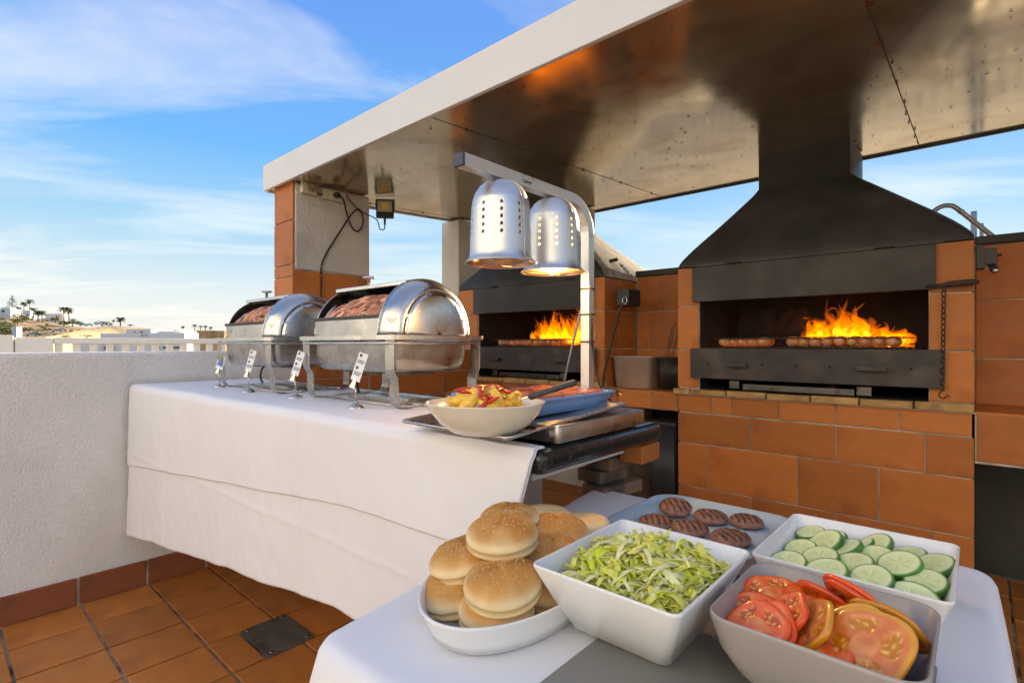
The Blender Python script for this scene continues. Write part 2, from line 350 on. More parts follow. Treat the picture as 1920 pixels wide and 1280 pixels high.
# ---- parapet wall on the left
pw = thing('parapet_wall', 'rough cream stuccoed parapet wall with red tile skirting', 'wall', (-3.69, 0, 0))
mb = MB(); mb.box(-3.84, -5.99, 0, -3.545, 1.70, 1.335); mb.build('wall_body', 'stucco', pw, bevel=.018, seg=3)
mb = MB(); mb.box(-3.546, -3.5, .0, -3.537, 1.70, .150); mb.build('skirting_mortar', 'grout', pw)
y = -2.53
while y < 1.6:
    put_tile(pw, (-3.540, y + FP / 2, .083), FP - .014, .140, .014, ROT_X, 'basetile', 'skirting_tile'); y += FP
# tiled continuation of the parapet between the pillar and the grill
tw = thing('low_tiled_wall', 'low terracotta tiled wall behind the chafing dishes up to the grill', 'wall', (-3.69, 2.85, 0))
mb = MB(); mb.box(-3.84, 2.301, 0, -3.552, 3.39, 1.335); mb.build('wall_core', 'grout', tw)
tiles_x(tw, -3.553, [(z, z + .19, split_range(2.305, 3.385, .305, .14 if k % 2 else .305)) for k, z in enumerate([.0, .19, .38, .57, .76, .95, 1.14])])
# corner pillar
pl = thing('corner_pillar', 'square pillar with terracotta tile face and stuccoed side under canopy corner', 'pillar', (-3.69, 2.0, 0))
mb = MB(); mb.box(-3.838, 1.702, 0, -3.556, 2.299, 1.898); mb.box(-3.838, 1.704, 1.898, -3.552, 2.297, 2.525); mb.build('core', 'grout', pl)
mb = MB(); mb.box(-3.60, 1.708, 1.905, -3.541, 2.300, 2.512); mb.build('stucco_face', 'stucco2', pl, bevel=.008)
tiles_y(pl, 1.703, [(z0, z1, [-3.838, -3.545]) for z0, z1 in ((1.34, 1.60), (1.60, 1.85), (1.85, 1.935), (1.935, 2.245), (2.245, 2.52))], t=.012)
tiles_x(pl, -3.557, [(z0, z1, xs) for z0, z1, xs in ((0, .28, [1.70, 2.005, 2.299]), (.28, .56, [1.70, 1.85, 2.155, 2.299]), (.56, .84, [1.70, 2.005, 2.299]), (.84, 1.13, [1.70, 1.85, 2.155, 2.299]), (1.13, 1.42, [1.70, 2.005, 2.299]), (1.42, 1.66, [1.70, 1.85, 2.155, 2.299]), (1.66, 1.9, [1.70, 2.19, 2.299]))])
# slim stuccoed pillar beside the far grill
p2 = thing('stuccoed_post', 'slim cream stuccoed pillar standing against the grill by the low tiled wall', 'pillar', (-3.86, 3.55, 0))
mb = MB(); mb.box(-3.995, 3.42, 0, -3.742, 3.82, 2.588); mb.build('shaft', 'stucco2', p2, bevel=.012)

# ---- canopy
def SZ(y): return 2.50 + .055 * (y - 1.64)
RX0, RX1, RY0, RY1 = -3.90, 2.6, 1.64, 4.25
rf = thing('canopy_roof', 'flat canopy roof with pale fascia and brown glossy metal soffit over the grills', 'roof', (-.65, 3.0, 2.5))
mb = MB(); mb.add([(RX0 + .03, RY0 + .03, SZ(RY0) + .02), (RX1, RY0 + .03, SZ(RY0) + .02), (RX1, RY1 - .02, SZ(RY1) + .02), (RX0 + .03, RY1 - .02, SZ(RY1) + .02),
                   (RX0 + .03, RY0 + .03, SZ(RY0) + .17), (RX1, RY0 + .03, SZ(RY0) + .17), (RX1, RY1 - .02, SZ(RY1) + .12), (RX0 + .03, RY1 - .02, SZ(RY1) + .12)],
                  [(3, 2, 1, 0), (4, 5, 6, 7), (0, 1, 5, 4), (1, 2, 6, 5), (2, 3, 7, 6), (3, 0, 4, 7)]); mb.build('deck', 'hood', rf)
mb = MB(); mb.box(RX0 - .002, RY0 - .002, 2.497, RX1, RY0 + .022, 2.682); mb.build('fascia', 'fascia', rf, bevel=.004)
def slopebox(mb, x0, x1, y0, y1, h0, h1):
    a = [(x0, y0, SZ(y0) + h0), (x1, y0, SZ(y0) + h0), (x1, y1, SZ(y1) + h0), (x0, y1, SZ(y1) + h0), (x0, y0, SZ(y0) + h1), (x1, y0, SZ(y0) + h1), (x1, y1, SZ(y1) + h1), (x0, y1, SZ(y1) + h1)]
    mb.add(a, [(3, 2, 1, 0), (4, 5, 6, 7), (0, 1, 5, 4), (1, 2, 6, 5), (2, 3, 7, 6), (3, 0, 4, 7)])
mb = MB(); slopebox(mb, RX0 - .002, RX0 + .020, RY0 + .024, RY1, -.012, .17); mb.build('side_trim', 'fascia', rf, bevel=.003)
mb = MB(); slopebox(mb, RX0 + .022, RX1, RY1 - .018, RY1 + .002, -.014, .12); mb.build('rear_trim', 'hood', rf)
for a, b in ((RX0 + .022, -3.761), (-3.759, -2.021), (-2.019, -.281), (-.279, 1.459), (1.461, RX1)):
    mb = MB(); slopebox(mb, a, b, RY0 + .024, RY1 - .019, 0, .006); mb.build('soffit_panel', 'soffit', rf)
mb = MB()
for k in range(520):                                        # fly specks and soot stuck to the soffit
    x = rnd.uniform(-3.8, 1.2); y = rnd.uniform(1.7, 4.15); r = rnd.choice([.002, .003, .003, .005]) * rnd.uniform(.7, 1.4); z = SZ(y) - .0035
    st = rnd.uniform(1, 2.4); mb.add([(x - r * st, y, z), (x, y - r, z), (x + r * st, y, z), (x, y + r, z), (x, y, z - .002)], [(0, 1, 4), (1, 2, 4), (2, 3, 4), (3, 0, 4)])
o = mb.build('soot_specks', 'speck', rf); o['kind'] = 'stuff'
for y in (1.86, 2.12, 2.45, 2.68, 2.95, 3.25, 3.45, 3.62, 3.78, 3.95, 4.1):
    x = -.28 + rnd.uniform(-.012, .012); s = .9 if y < 2.5 else .4
    mb = MB(); mb.lathe([(0, -.012), (.006 * s, -.011), (.009 * s, -.005), (.016 * s, -.003)], 10, (x, y, SZ(y))); mb.build('rusty_screw', 'rust', rf)
for x in (-3.76, -2.02, -.28, 1.46):
    mb = MB(); slopebox(mb, x - .0022, x + .0022, RY0 + .03, RY1 - .03, -.0012, -.0002); mb.build('panel_seam', 'speck', rf)
for x in (-3.76, -2.02):
    for y in (1.9, 2.45, 3.0, 3.5, 4.0):
        mb = MB(); mb.lathe([(0, -.010), (.005, -.009), (.007, -.004), (.009, -.003)], 8, (x, y, SZ(y))); mb.build('screw', 'steel_dark', rf)

# ---- back wall, ledge and the two brick grills
YG = 3.40
bw = thing('back_wall', 'tall terracotta tiled wall with dark coping running behind both grills', 'wall', (-.9, 4.0, 0))
mb = MB(); mb.box(-2.09, 3.884, .90, -1.53, 4.2, 1.925); mb.box(-.02, 3.884, .79, 2.6, 4.2, 1.925); mb.build('wall_core', 'grout', bw)
mb = MB(); mb.box(-3.74, 4.264, 0, 2.6, 4.31, 1.885); mb.build('rear_sun_block', 'hood', bw)  # added sun-leak blocker; black paint stands in for shade in the recesses
mb = MB(); mb.box(-2.09, 3.85, 1.926, -1.545, 4.23, 1.972); mb.box(-.015, 3.85, 1.926, 2.6, 4.23, 1.972); mb.build('coping', 'hood', bw, bevel=.006)
tiles_y(bw, 3.883, [(1.045, 1.337, [-2.085, -1.89, -1.585, -1.54]), (1.337, 1.639, [-2.085, -1.99, -1.685, -1.54]), (1.639, 1.925, [-2.085, -1.89, -1.585, -1.54])])
tiles_y(bw, 3.883, [(1.045, 1.30, [-.015, .42, .86, 1.3, 1.75, 2.2]), (1.30, 1.62, [-.015, .20, .64, 1.1, 1.55, 2.0]), (1.62, 1.925, [-.015, .42, .86, 1.3, 1.75, 2.2])])
lg = thing('niche_ledge', 'terracotta tiled ledge between the two grills carrying the steel pan', 'ledge', (-1.8, 3.6, .93))
mb = MB(); mb.box(-2.098, YG + .004, .925, -1.53, 3.88, 1.043); mb.build('slab', 'grout', lg)
tiles_y(lg, YG + .003, [(.925, 1.045, [-2.095, -1.985, -1.72, -1.532])])
for a, b in ((-2.095, -1.81), (-1.81, -1.533)):
    for c, d in ((YG, 3.70), (3.70, 3.878)): put_tile(lg, ((a + b) / 2, (c + d) / 2, 1.042), b - a - .008, d - c - .008, .010, ROT_Z)
lr = thing('side_ledge', 'terracotta tiled ledge at the chain side of the near grill over a dark recess', 'ledge', (1, 3.6, .8))
mb = MB(); mb.box(-.013, YG + .004, .80, 2.4, 3.88, 1.043); mb.build('slab', 'grout', lr)
tiles_y(lr, YG + .003, [(.81, 1.045, [-.010, .30, .75, 1.2, 1.65, 2.1])])
for k in range(5):
    for c, d in ((YG, 3.64), (3.64, 3.878)): put_tile(lr, (.15 + k * .45, (c + d) / 2, 1.042), .44, d - c - .008, .010, ROT_Z)

def loft_hood(mb, x0, x1, y0, y1, z0, cx, nx, ny0, ny1, z1, zc, side):
    # bell-shaped hood with rounded edges: lip, shoulder, flanks, then the square flue; side picks the +X flank or the rest
    secs = [(0, 0.0), (.05, .004), (.10, .03), (.16, .075), (.24, .145), (.35, .255), (.5, .42), (.65, .59), (.8, .765), (.92, .91), (1, 1.0)]
    rings = []
    for t, k in secs:
        z = z0 + (z1 - z0) * t; a = x0 + (cx - nx - x0) * k; b = x1 + (cx + nx - x1) * k; c = y0 + (ny0 - y0) * k; d = y1 + (ny1 - y1) * k
        rings.append(rrect((b - a) / 2, (d - c) / 2, .012 + .085 * math.sin(math.pi * min(1, t)) ** .7, z, ((a + b) / 2, (c + d) / 2), 6))
    rings.append(rrect(nx, (ny1 - ny0) / 2, .012, zc, (cx, (ny0 + ny1) / 2), 6))
    n = len(rings[0]); o = len(mb.v); mb.v += [p for r_ in rings for p in r_]
    for i in range(len(rings) - 1):
        for k in range(n):
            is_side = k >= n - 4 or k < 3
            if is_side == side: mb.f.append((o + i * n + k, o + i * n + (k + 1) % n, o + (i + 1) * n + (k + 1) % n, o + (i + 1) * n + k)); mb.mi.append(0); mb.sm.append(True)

def make_grill(name, label, x0, x1, pl_w, pr_w, flue_x, lint_l, lint_r, side_mat, rows, tip, below=None):
    g = thing(name, label, 'barbecue', ((x0 + x1) / 2, 3.75, 0))
    XL, XR = x0 + pl_w, x1 - pr_w
    # masonry core round the firebox
    mb = MB()
    for a, b in (below or [(x0, x1)]): mb.box(a + .012, YG + .014, 0, b - .012, 4.2, .93)
    mb.box(x0 + .012, YG + .016, .93, x1 - .012, 4.2, 1.045)
    mb.box(x0 + .012, YG + .014, 1.045, XL, 4.2, 1.885); mb.box(XR, YG + .014, 1.045, x1 - .012, 4.2, 1.885)
    mb.build('masonry', 'grout', g)
    mb = MB()
    mb.add([(XL + .001, YG + .02, 1.088), (XR - .001, YG + .02, 1.088), (XR - .001, 4.15, 1.088), (XL + .001, 4.15, 1.088), (XL + .001, YG + .02, 1.90), (XR - .001, YG + .02, 1.90), (XR - .001, 4.15, 1.90), (XL + .001, 4.15, 1.90)],
           [(0, 1, 2, 3), (1, 5, 6, 2), (2, 6, 7, 3), (3, 7, 4, 0), (4, 7, 6, 5)]); mb.build('firebox', 'firebox', g)
    tiles_y(g, YG + .013, rows)
    # piers beside the mouth
    tiles_y(g, YG + .013, [(a, b, [x0, XL]) for a, b in ((1.088, 1.345), (1.345, 1.635), (1.635, 1.892))])
    tiles_y(g, YG + .013, [(a, b, [XR, x1]) for a, b in ((1.088, 1.345), (1.345, 1.635), (1.635, 1.892))])
    # firebrick sill
    xs = [x0 - .02] + [x0 + .10 + (x1 - x0 - .10) * k / 6 for k in range(7)]
    for a, b in zip(xs, xs[1:]):
        mb = MB(); mb.box(a + .004, YG - .028, 1.046 + rnd.uniform(0, .002), b - .004, YG + .12, 1.084 + rnd.uniform(-.003, .003)); mb.build('sill_brick', 'firebrick', g, bevel=.004)
    mb = MB(); mb.box(x0, YG - .01, 1.040, x1, YG + .1, 1.0455); mb.build('sill_mortar', 'grout', g)
    # lintel plate and hood
    mb = MB(); mb.box(lint_l, YG - .022, 1.657, lint_r, YG - .006, 1.884); mb.build('lintel_plate', 'hood', g, bevel=.003)
    mb = MB(); mb.box(lint_l + .02, YG - .012, 1.888, lint_r + .03, YG + .02, 1.905); mb.build('hood_lip', 'hood', g)
    for x in (lint_l + .22, lint_r - .26):
        mb = MB(); mb.box(x, YG - .03, 1.890, x + .09, YG - .013, 1.899); mb.build('hinge_bar', 'rustiron', g, bevel=.002)
    args = (x0 + .002, x1 - .002, YG + .002, 4.34, 1.894, flue_x, .258, 3.66, 4.12, 2.40, SZ(3.66) + .01)
    mb = MB(); loft_hood(mb, *args, False); h = mb.build('hood', 'hood', g)
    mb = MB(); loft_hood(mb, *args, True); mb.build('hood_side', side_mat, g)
    # ash drawer front with two handles and air holes
    d0, d1 = lint_l - .008, lint_r + .031
    mb = MB(); mb.box(d0, YG - .034, 1.158, d1, YG - .020, 1.352); dr = mb.build('drawer_front', 'iron', g, bevel=.003)
    W = d1 - d0
    for fx, w in ((.235, .12), (.77, .135)):
        x = d0 + W * fx; mb = MB(); mb.box(x - w / 2, YG - .075, 1.238, x + w / 2, YG - .055, 1.262)
        for sx in (-1, 1): mb.box(x + sx * (w / 2 - .012) - .006, YG - .056, 1.243, x + sx * (w / 2 - .012) + .006, YG - .033, 1.257)
        mb.build('handle', 'iron', dr, bevel=.002)
    for fx in (.09, .345, .49, .62, .90):
        mb = MB(); mb.lathe([(.0, -.0012), (.006, -.001), (.0075, .0)], 10, (0, 0, 0)); mb.v = [(x + d0 + W * fx, -(.0345) + z + YG, y + 1.254) for x, y, z in mb.v]; mb.build('air_hole', 'firebox', dr)
    # ash pan in the slot under the drawer
    mb = MB(); mb.box(XL + .28, YG - .008, 1.094, XR - .32, YG + .3, 1.132); mb.box(XL + .20, YG - .012, 1.100, XL + .26, YG + .02, 1.150); mb.box(XR - .31, YG - .012, 1.098, XR - .24, YG + .02, 1.150); mb.build('ash_pan', 'steel_dark', g, bevel=.004)
    # grate bars and charcoal bed
    mb = MB()
    for k in range(46):
        x = XL + .01 + (XR - XL - .02) * k / 45; mb.tube([(x, YG + .03, 1.355), (x, 4.05, 1.355)], .004, 6)
    for y in (YG + .05, 3.62, 3.85): mb.tube([(XL, y, 1.349), (XR, y, 1.349)], .005, 6)
    mb.build('grate', 'iron', g)
    mb = MB()
    for k in range(170):
        mb.ico((rnd.uniform(XL + .03, XR - .03), rnd.uniform(YG + .08, 4.0), 1.25 + rnd.uniform(-.03, .05)), rnd.uniform(.018, .038), 1, jit=.5, mi=1 if rnd.random() < .16 else 0, smooth=False)
    mb.box(XL, YG + .02, 1.19, XR, 4.1, 1.22)
    o = mb.build('charcoal_bed', ['coal', 'ember'], g); o['kind'] = 'stuff'
    return g, XL, XR
rowsR = [(.925, 1.045, [-1.528, -1.30, -1.165, -.895, -.60, -.31, -.02]), (.719, .923, [-1.528, -1.055, -.598, -.204, -.012]), (.431, .719, [-1.528, -1.326, -.795, -.40, -.012]), (.215, .431, [-1.528, -1.05, -.598, -.18, -.012]), (.0, .215, [-1.528, -1.326, -.795, -.40, -.012])]
gR, XLr, XRr = make_grill('brick_grill', 'terracotta brick barbecue with black bell hood, chain on its pier and flames', -1.53, -.012, .150, .178, -.828, -1.416, -.160, 'hood', rowsR, 0)
rowsL = [(.925, 1.045, [-3.73, -3.45, -3.15, -2.85, -2.55, -2.285, -2.10])]
for a, b in ((.719, .923), (.431, .719), (.14, .431), (.0, .14)): rowsL += [(a, b, [-3.73, -3.45]), (a, b, [-2.285, -2.10])]
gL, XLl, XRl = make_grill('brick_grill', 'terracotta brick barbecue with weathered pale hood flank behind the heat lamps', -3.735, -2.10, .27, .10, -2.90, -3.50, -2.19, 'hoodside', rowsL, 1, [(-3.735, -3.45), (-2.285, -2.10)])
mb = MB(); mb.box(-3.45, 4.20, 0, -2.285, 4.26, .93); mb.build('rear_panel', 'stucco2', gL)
# pale flank tiles of the far grill facing the niche
tiles_x(gL, -2.113, [(a, b, [3.42, 3.62, 3.88]) for a, b in ((1.055, 1.345), (1.345, 1.635), (1.635, 1.892))])
tiles_x(gR, -.0255, [(a, b, [3.42, 3.88]) for a, b in ((1.055, 1.345), (1.345, 1.635), (1.635, 1.892))])

# recess under the ledges: black bins and pier
bn = thing('black_bin', 'tall black plastic bin standing in the dark recess beside the near grill', 'bin', (-1.69, 3.6, 0))
mb = MB(); mb.loft([rrect(.10, .15, .03, z, (-1.665, 3.60)) for z in (.012, .80)]); mb.build('body', 'plastic_black', bn)
mb = MB(); mb.loft([rrect(.112, .162, .03, z, (-1.665, 3.60)) for z in (.80, .835)]); mb.build('lid', 'plastic_black', bn, bevel=.006)
# ---- terrace next door, balustrades
mb = MB(); mb.box(-7.6, -6, .25, -3.86, 4.36, .45); mb.box(-7.6, 4.36, .25, 7.5, 9.2, .45); struct(mb, 'neighbouring_terrace', 'terrace')
def balustrade(name, label, p0, p1, pitch=.148, solid=None):
    p0 = Vector(p0); p1 = Vector(p1); d = (p1 - p0); Ln = d.length; d.normalize(); ang = math.atan2(d.y, d.x); rot = Matrix.Rotation(ang, 3, 'Z')
    b = thing(name, label, 'balustrade', p0, None)
    mb = MB(); mb.box(0, -.06, .935, Ln, .06, 1.0, rot=rot, at=p0); mb.build('top_rail', 'concrete_white', b, bevel=.008)
    mb = MB(); mb.box(0, -.06, 0, Ln, .06, .2, rot=rot, at=p0); mb.build('base_rail', 'concrete_white', b)
    if solid:
        mb = MB(); mb.box(-solid, -.068, 0, -.002, .068, .999, rot=rot, at=p0); mb.build('solid_end', 'concrete_white', b, bevel=.006)
        mb = MB(); mb.box(-solid - 1.4, -.085, 0, -solid - .01, .085, 1.02, rot=rot, at=p0); mb.build('end_panel', 'concrete_white', b, bevel=.006)
    base = None; n = int(Ln / pitch)
    for k in range(n):
        if base is None:
            mb = MB(); mb.box(-.03, -.035, .2, .03, .035, .935, rot=rot); base = mb.build('baluster', 'concrete_white', b, off=(0, 0, 0)); o = base
        else: o = base.copy(); COL.objects.link(o)
        o.location = d * (.05 + k * pitch)
balustrade('terrace_balustrade', 'white concrete balustrade of the terrace beyond the stucco parapet', (-7.4, .90, .45), (-7.4, 9.0, .45), solid=.30)
balustrade('terrace_balustrade', 'white concrete balustrade beyond the back wall, behind the grills', (-7.2, 9.0, .45), (6.8, 9.0, .45), pitch=.16)

# ---- unseen house added behind the camera to bounce sunlight, mirrored in the steel
M['house'] = mat('fill_house_render', (.43, .47, .52), .85, var=.05, vscale=1.2, bump=.3, bscale=40)
hb = thing('fill_house', 'unseen pale blue-grey house with windows, added opposite the grills as bounce fill', 'building', (-2, -6.2, 0))
mb = MB(); mb.box(-12, -9, -.19, 10, -6.01, 7.0); mb.build('wall', 'house', hb)
mb = MB(); mb.box(-12.2, -9.2, 7.0, 10.2, -5.8, 7.25); mb.build('eaves', 'concrete_white', hb, bevel=.03)
for x in (-10, -6.6, -3.1, .4, 3.9, 7.4):
    for z in (.02, 3.4):
        h_ = 2.15 if z < 1 else 1.35
        mb = MB(); mb.box(x, -6.03, z, x + 1.2, -5.985, z + h_); wn = mb.build('window', 'pane', hb)
        mb = MB()
        for a, b, c_, d_ in ((x - .06, x, z, z + h_), (x + 1.2, x + 1.26, z, z + h_), (x - .06, x + 1.26, z + h_, z + h_ + .07), (x + .57, x + .63, z, z + h_)): mb.box(a, -6.0, c_, b, -5.96, d_)
        mb.build('frame', 'whitepaint', wn)

# ================================================================== MAIN COUNTER
CZ = 1.15
def yf(x): return .765 + .0357 * (x + 3.5)
ct = thing('stone_counter', 'long counter with polished black stone top against the parapet wall', 'counter', (-2.1, 1.12, 0))
mb = MB(); mb.prism([(-3.535, yf(-3.535) + .012), (-.70, yf(-.70) + .012), (-.70, 1.458), (-3.535, 1.458)], CZ - .058, CZ); mb.build('stone_top', 'granite', ct, bevel=.022, seg=4)
mb = MB(); mb.prism([(-3.53, .84), (-.775, .94), (-.775, 1.40), (-3.53, 1.40)], CZ - .088, CZ - .060); mb.build('underside_board', 'whitepaint', ct)
mb = MB(); mb.box(-1.35, 1.24, .012, -1.09, 1.38, CZ - .089); mb.build('leg', 'whitepaint', ct, bevel=.01)
for k in range(25):                                           # rough bricks stacked under the free corner
    z = .012 + k * .0415; a = rnd.uniform(-.16, .16); w = rnd.uniform(.060, .095)
    mb = MB(); mb.box(-w, -.045, 0, w, .045, .038, rot=Matrix.Rotation(a + R(90), 3, 'Z'), at=(-.845 + rnd.uniform(-.02, .02), 1.40 + rnd.uniform(-.02, .02), z))
    mb.build('support_brick', 'oldbrick', ct, bevel=.006)
mb = MB(); mb.box(-.79, 1.36, CZ - .115, -.715, 1.47, CZ - .062); mb.build('corner_brick', 'tile', ct, bevel=.004)

# tablecloth: two layers of white paper cloth hanging over the front
def cloth(name, label, zl, zr, y_off, top, lift):
    nx, ny = 280, 84
    def fn(u, v):
        # v 0..vt lies on the counter from back to front, then drops
        vt = .36 if top else .06
        if v < vt:
            t = v / vt; ytop = 1.44 if top else .90
            xr = -.705
            y0 = ytop; yv_l = y0
            x_lin = -3.515 + (xr + 3.515) * u
            y = ytop + (yf(x_lin) - y_off - ytop) * t
            if top and x_lin > -1.10:                         # the cloth is only a narrow strip at the tray end
                lim = .895 if x_lin > -1.0 else .895 + (-1.0 - x_lin) / .10 * .545
                y = min(y, lim) if t < .999 else y
                y = lim + (yf(x_lin) - y_off - lim) * max(0, (t - 0)) if lim < 1.43 else y
            x = x_lin
            z = CZ + lift + .0022 * (noise.noise(Vector((x * 3, y * 6, 1.5))) + 1) + .0012 * (noise.noise(Vector((x * 14 + y * 9, y * 7, 4))) + 1)
            if t > .93: z -= .004 * ((t - .93) / .07) ** 2
            return (x, y, z)
        t = (v - vt) / (1 - vt)
        x_lin = -3.515 + 2.81 * u
        hem = zl + (zr - zl) * min(1, max(0, (u - 0) / .78)) + (.003 if top else .008) * noise.noise(Vector((u * 9, 2.2, 0))) + .03 * max(0, u - .78)
        z0 = CZ + lift - .004; z = z0 + (hem - z0) * t
        drop = z0 - z
        xr_cut = -.705 - .30 * drop ** 1.25 - .05 * drop
        x = -3.515 + (xr_cut + 3.515) * u + (-.012 * drop if u < .01 else 0)
        am = min(1, drop / .3)
        fold = .010 * am * noise.noise(Vector((x * 2.2, 3, z * .9))) + .006 * am * noise.noise(Vector((x * 6.5, 8, z * 1.6))) + .0025 * noise.noise(Vector((x * 16 + z * 6, 5, z * 10)))
        fold -= sum(.0028 * math.exp(-((x - x0_ - .04 * drop) / .011) ** 2) for x0_ in (-2.98, -2.32, -1.66, -1.12)) + .002 * math.exp(-((z - .78) / .010) ** 2)
        edge = math.exp(-((u - 1) / .03) ** 2) * .02 * am
        y = yf(x) - y_off - .010 * min(1, drop / .02) - .02 * drop + fold - edge
        return (x, y, z)
    mb = MB(); mb.grid(fn, nx, ny)
    o = mb.build(name, 'cloth', None, solid=.0016, off=(-2.1, .8, .4)); o.location = (-2.1, .8, .4); return tag(o, label, 'tablecloth')
cloth('tablecloth', 'white cloth lying on the stone counter, its upper layer ending in a straight edge', .71, .905, .004, True, .0045)
cloth('tablecloth', 'lower white cloth hanging nearly to the floor beneath the upper cloth of the counter', .325, .585, -.004, False, .0015)

# ================================================================== CHAFING DISHES
def make_chafer(label, X, Y):
    # local frame: x 0..54 cm to the right, y 0 = front legs, z 0 = counter
    c = thing('chafing_dish', label, 'chafing dish', (X + .27 * 1.12, Y + .2, CZ + .009), 'roll-top chafing dishes on the counter')
    c.scale = (1.12, 1, 1); O = Vector((-.27, -.2, 0)); B = lambda mb, n, m, p=None, **k: mb.build(n, m, p or c, off=-O, **k)
    # legs: flat straps with an outward kick and a curved foot, joined by a runner
    for x in (.012, .528):
        for front in (True, False):
            pts = [(0, .245), (0, .135), (.004, .122), (.016, .105), (.018, .09), (.018, .04), (.022, .022), (.033, .008), (.05, .0025), (.075, .002)]
            pp = [(x, (a if front else .40 - a), z) for a, z in pts]
            mb = MB(); mb.strap(pp, (.023, 0, 0), .0035); B(mb, 'leg', 'steel_worn', bevel=.0012)
        mb = MB(); mb.tube([(x, .07, .005), (x, .33, .005)], .004, 8); B(mb, 'runner', 'steel_worn')
    for y in (.03, .37):
        mb = MB(); mb.tube([(.016, y + (.02 if y < .2 else -.02), .006), (.524, y + (.02 if y < .2 else -.02), .006)], .0032, 8); B(mb, 'cross_rod', 'steel_worn')
    # frame ring
    mb = MB(); mb.loft([rrect(.292, .222, .03, z, (.27, .2)) for z in (.236, .252)], cap0=False, cap1=False); mb.loft([rrect(.262, .196, .03, z, (.27, .2)) for z in (.252, .236)], cap0=False, cap1=False)
    a = rrect(.292, .222, .03, .252, (.27, .2)); b = rrect(.262, .196, .03, .252, (.27, .2)); mb.loft([a, b], False, False, smooth=False)
    a = rrect(.292, .222, .03, .236, (.27, .2)); b = rrect(.262, .196, .03, .236, (.27, .2)); mb.loft([b, a], False, False, smooth=False)
    B(mb, 'rim', 'steel')
    mb = MB(); mb.tube(rrect(.283, .212, .03, .225, (.27, .2)), .0055, 8, closed=True); B(mb, 'under_rail', 'steel')
    # water pan
    lv = [(.232, 1.0, .045), (.18, .985, .045), (.145, .965, .045), (.128, .94, .05), (.121, .90, .05)]
    mb = MB(); mb.loft([rrect(.250 * k, .185 * k, r, z, (.27, .2)) for z, k, r in lv][::-1], cap0=True, cap1=False); B(mb, 'water_pan', 'steel_worn')
    # inner food pan collar seen below the mouth
    mb = MB(); mb.loft([rrect(.249, .180, .03, z, (.27, .2)) for z in (.253, .312)], False, False); mb.loft([rrect(.243, .174, .03, z, (.27, .2)) for z in (.312, .256)], False, False)
    mb.loft([rrect(.249, .180, .03, .312, (.27, .2)), rrect(.243, .174, .03, .312, (.27, .2))], False, False); B(mb, 'food_pan', 'steel_worn')
    mb = MB(); mb.loft([rrect(.2425, .1735, .03, z, (.27, .2)) for z in (.256, .268)]); B(mb, 'pan_floor', 'steel_dark')
    # grooved track along the mouth
    mb = MB()
    mb.box(.024, .022, .3125, .470, .030, .326)
    for k in range(60): mb.box(.026 + k * .0071, .0195, .314, .029 + k * .0071, .0225, .3245)
    B(mb, 'mouth_track', 'steel_dark')
    # roll-top cover: half barrel along x with domed ends; front quarter rolled away
    ZB, RY, RZ, YC = .253, .196, .212, .205; L0, L1 = .012, .530
    def kx(x):
        e = .075
        d0 = max(0, (L0 + e - x) / e); d1 = max(0, (x - (L1 - e)) / e); d = max(d0, d1)
        return 1 - .26 * (1 - math.sqrt(max(0, 1 - d * d)))
    xs = [L0 + .075 * (1 - math.cos(k / 8 * math.pi / 2)) for k in range(9)] + [.09 + k * (.452 - .09) / 14 for k in range(1, 14)] + [L1 - .075 * (1 - math.sin(k / 8 * math.pi / 2)) * 1.0 for k in range(9)]
    xs = sorted(set(round(x, 4) for x in xs)); NA = 36
    def shell(mb, off, lo, hi, a0, a1, mi=0):
        X_ = [x for x in xs if lo <= x <= hi]
        def fn(u, v):
            x = X_[round(u * (len(X_) - 1))]; a = a0 + (a1 - a0) * v; k = kx(x) - off / RY
            return (x, YC - RY * k * math.cos(a), ZB + RZ * k * math.sin(a))
        mb.grid(fn, len(X_) - 1, NA, mi=mi)
    MX = .452; A0 = R(67)
    mb = MB(); shell(mb, 0, 0, 1, A0, math.pi)
    Xr = [x for x in xs if x >= MX]; Xl = [x for x in xs if x <= .036]
    for X_ in (Xr, Xl):
        def fn(u, v):
            x = X_[round(u * (len(X_) - 1))]; a = A0 * v; k = kx(x); return (x, YC - RY * k * math.cos(a), ZB + RZ * k * math.sin(a))
        mb.grid(fn, len(X_) - 1, 16)
    for xe, sg in ((L0, -1), (L1, 1)):                        # slightly bulged end panels with an inner pressed contour
        k0 = kx(xe)
        def fn(u, v):
            a = math.pi * u; rr = k0 * (1 - v); bul = .010 * (1 - (1 - v) ** 3) + (.0028 if .12 < v < .2 else 0)
            return (xe + sg * bul, YC - RY * rr * math.cos(a), ZB + RZ * rr * math.sin(a))
        mb.grid(fn, 36, 10)
    lid = B(mb, 'roll_top', 'steel', solid=.0014); bm = bmesh.new(); bm.from_mesh(lid.data); bmesh.ops.remove_doubles(bm, verts=bm.verts, dist=.0006); bmesh.ops.recalc_face_normals(bm, faces=bm.faces); bm.to_mesh(lid.data); bm.free()
    # the rolled-back door nests just inside; its dark colour paints the shade within
    mb = MB()
    Xi = [.032 + k * .424 / 12 for k in range(13)]
    def fn(u, v):
        x = Xi[round(u * 12)]; a = R(70) + R(108) * v; return (x, YC - (RY - .008) * math.cos(a), ZB + (RZ - .008) * math.sin(a))
    mb.grid(fn, 12, 24); B(mb, 'rolled_door', 'steel_dark', lid, solid=.0012)
    # edge strip and rim beads of the mouth
    ye, ze = YC - RY * math.cos(A0), ZB + RZ * math.sin(A0)
    mb = MB(); mb.box(.026, ye - .006, ze - .010, .458, ye + .014, ze + .005); B(mb, 'edge_strip', 'steel', lid, bevel=.002)
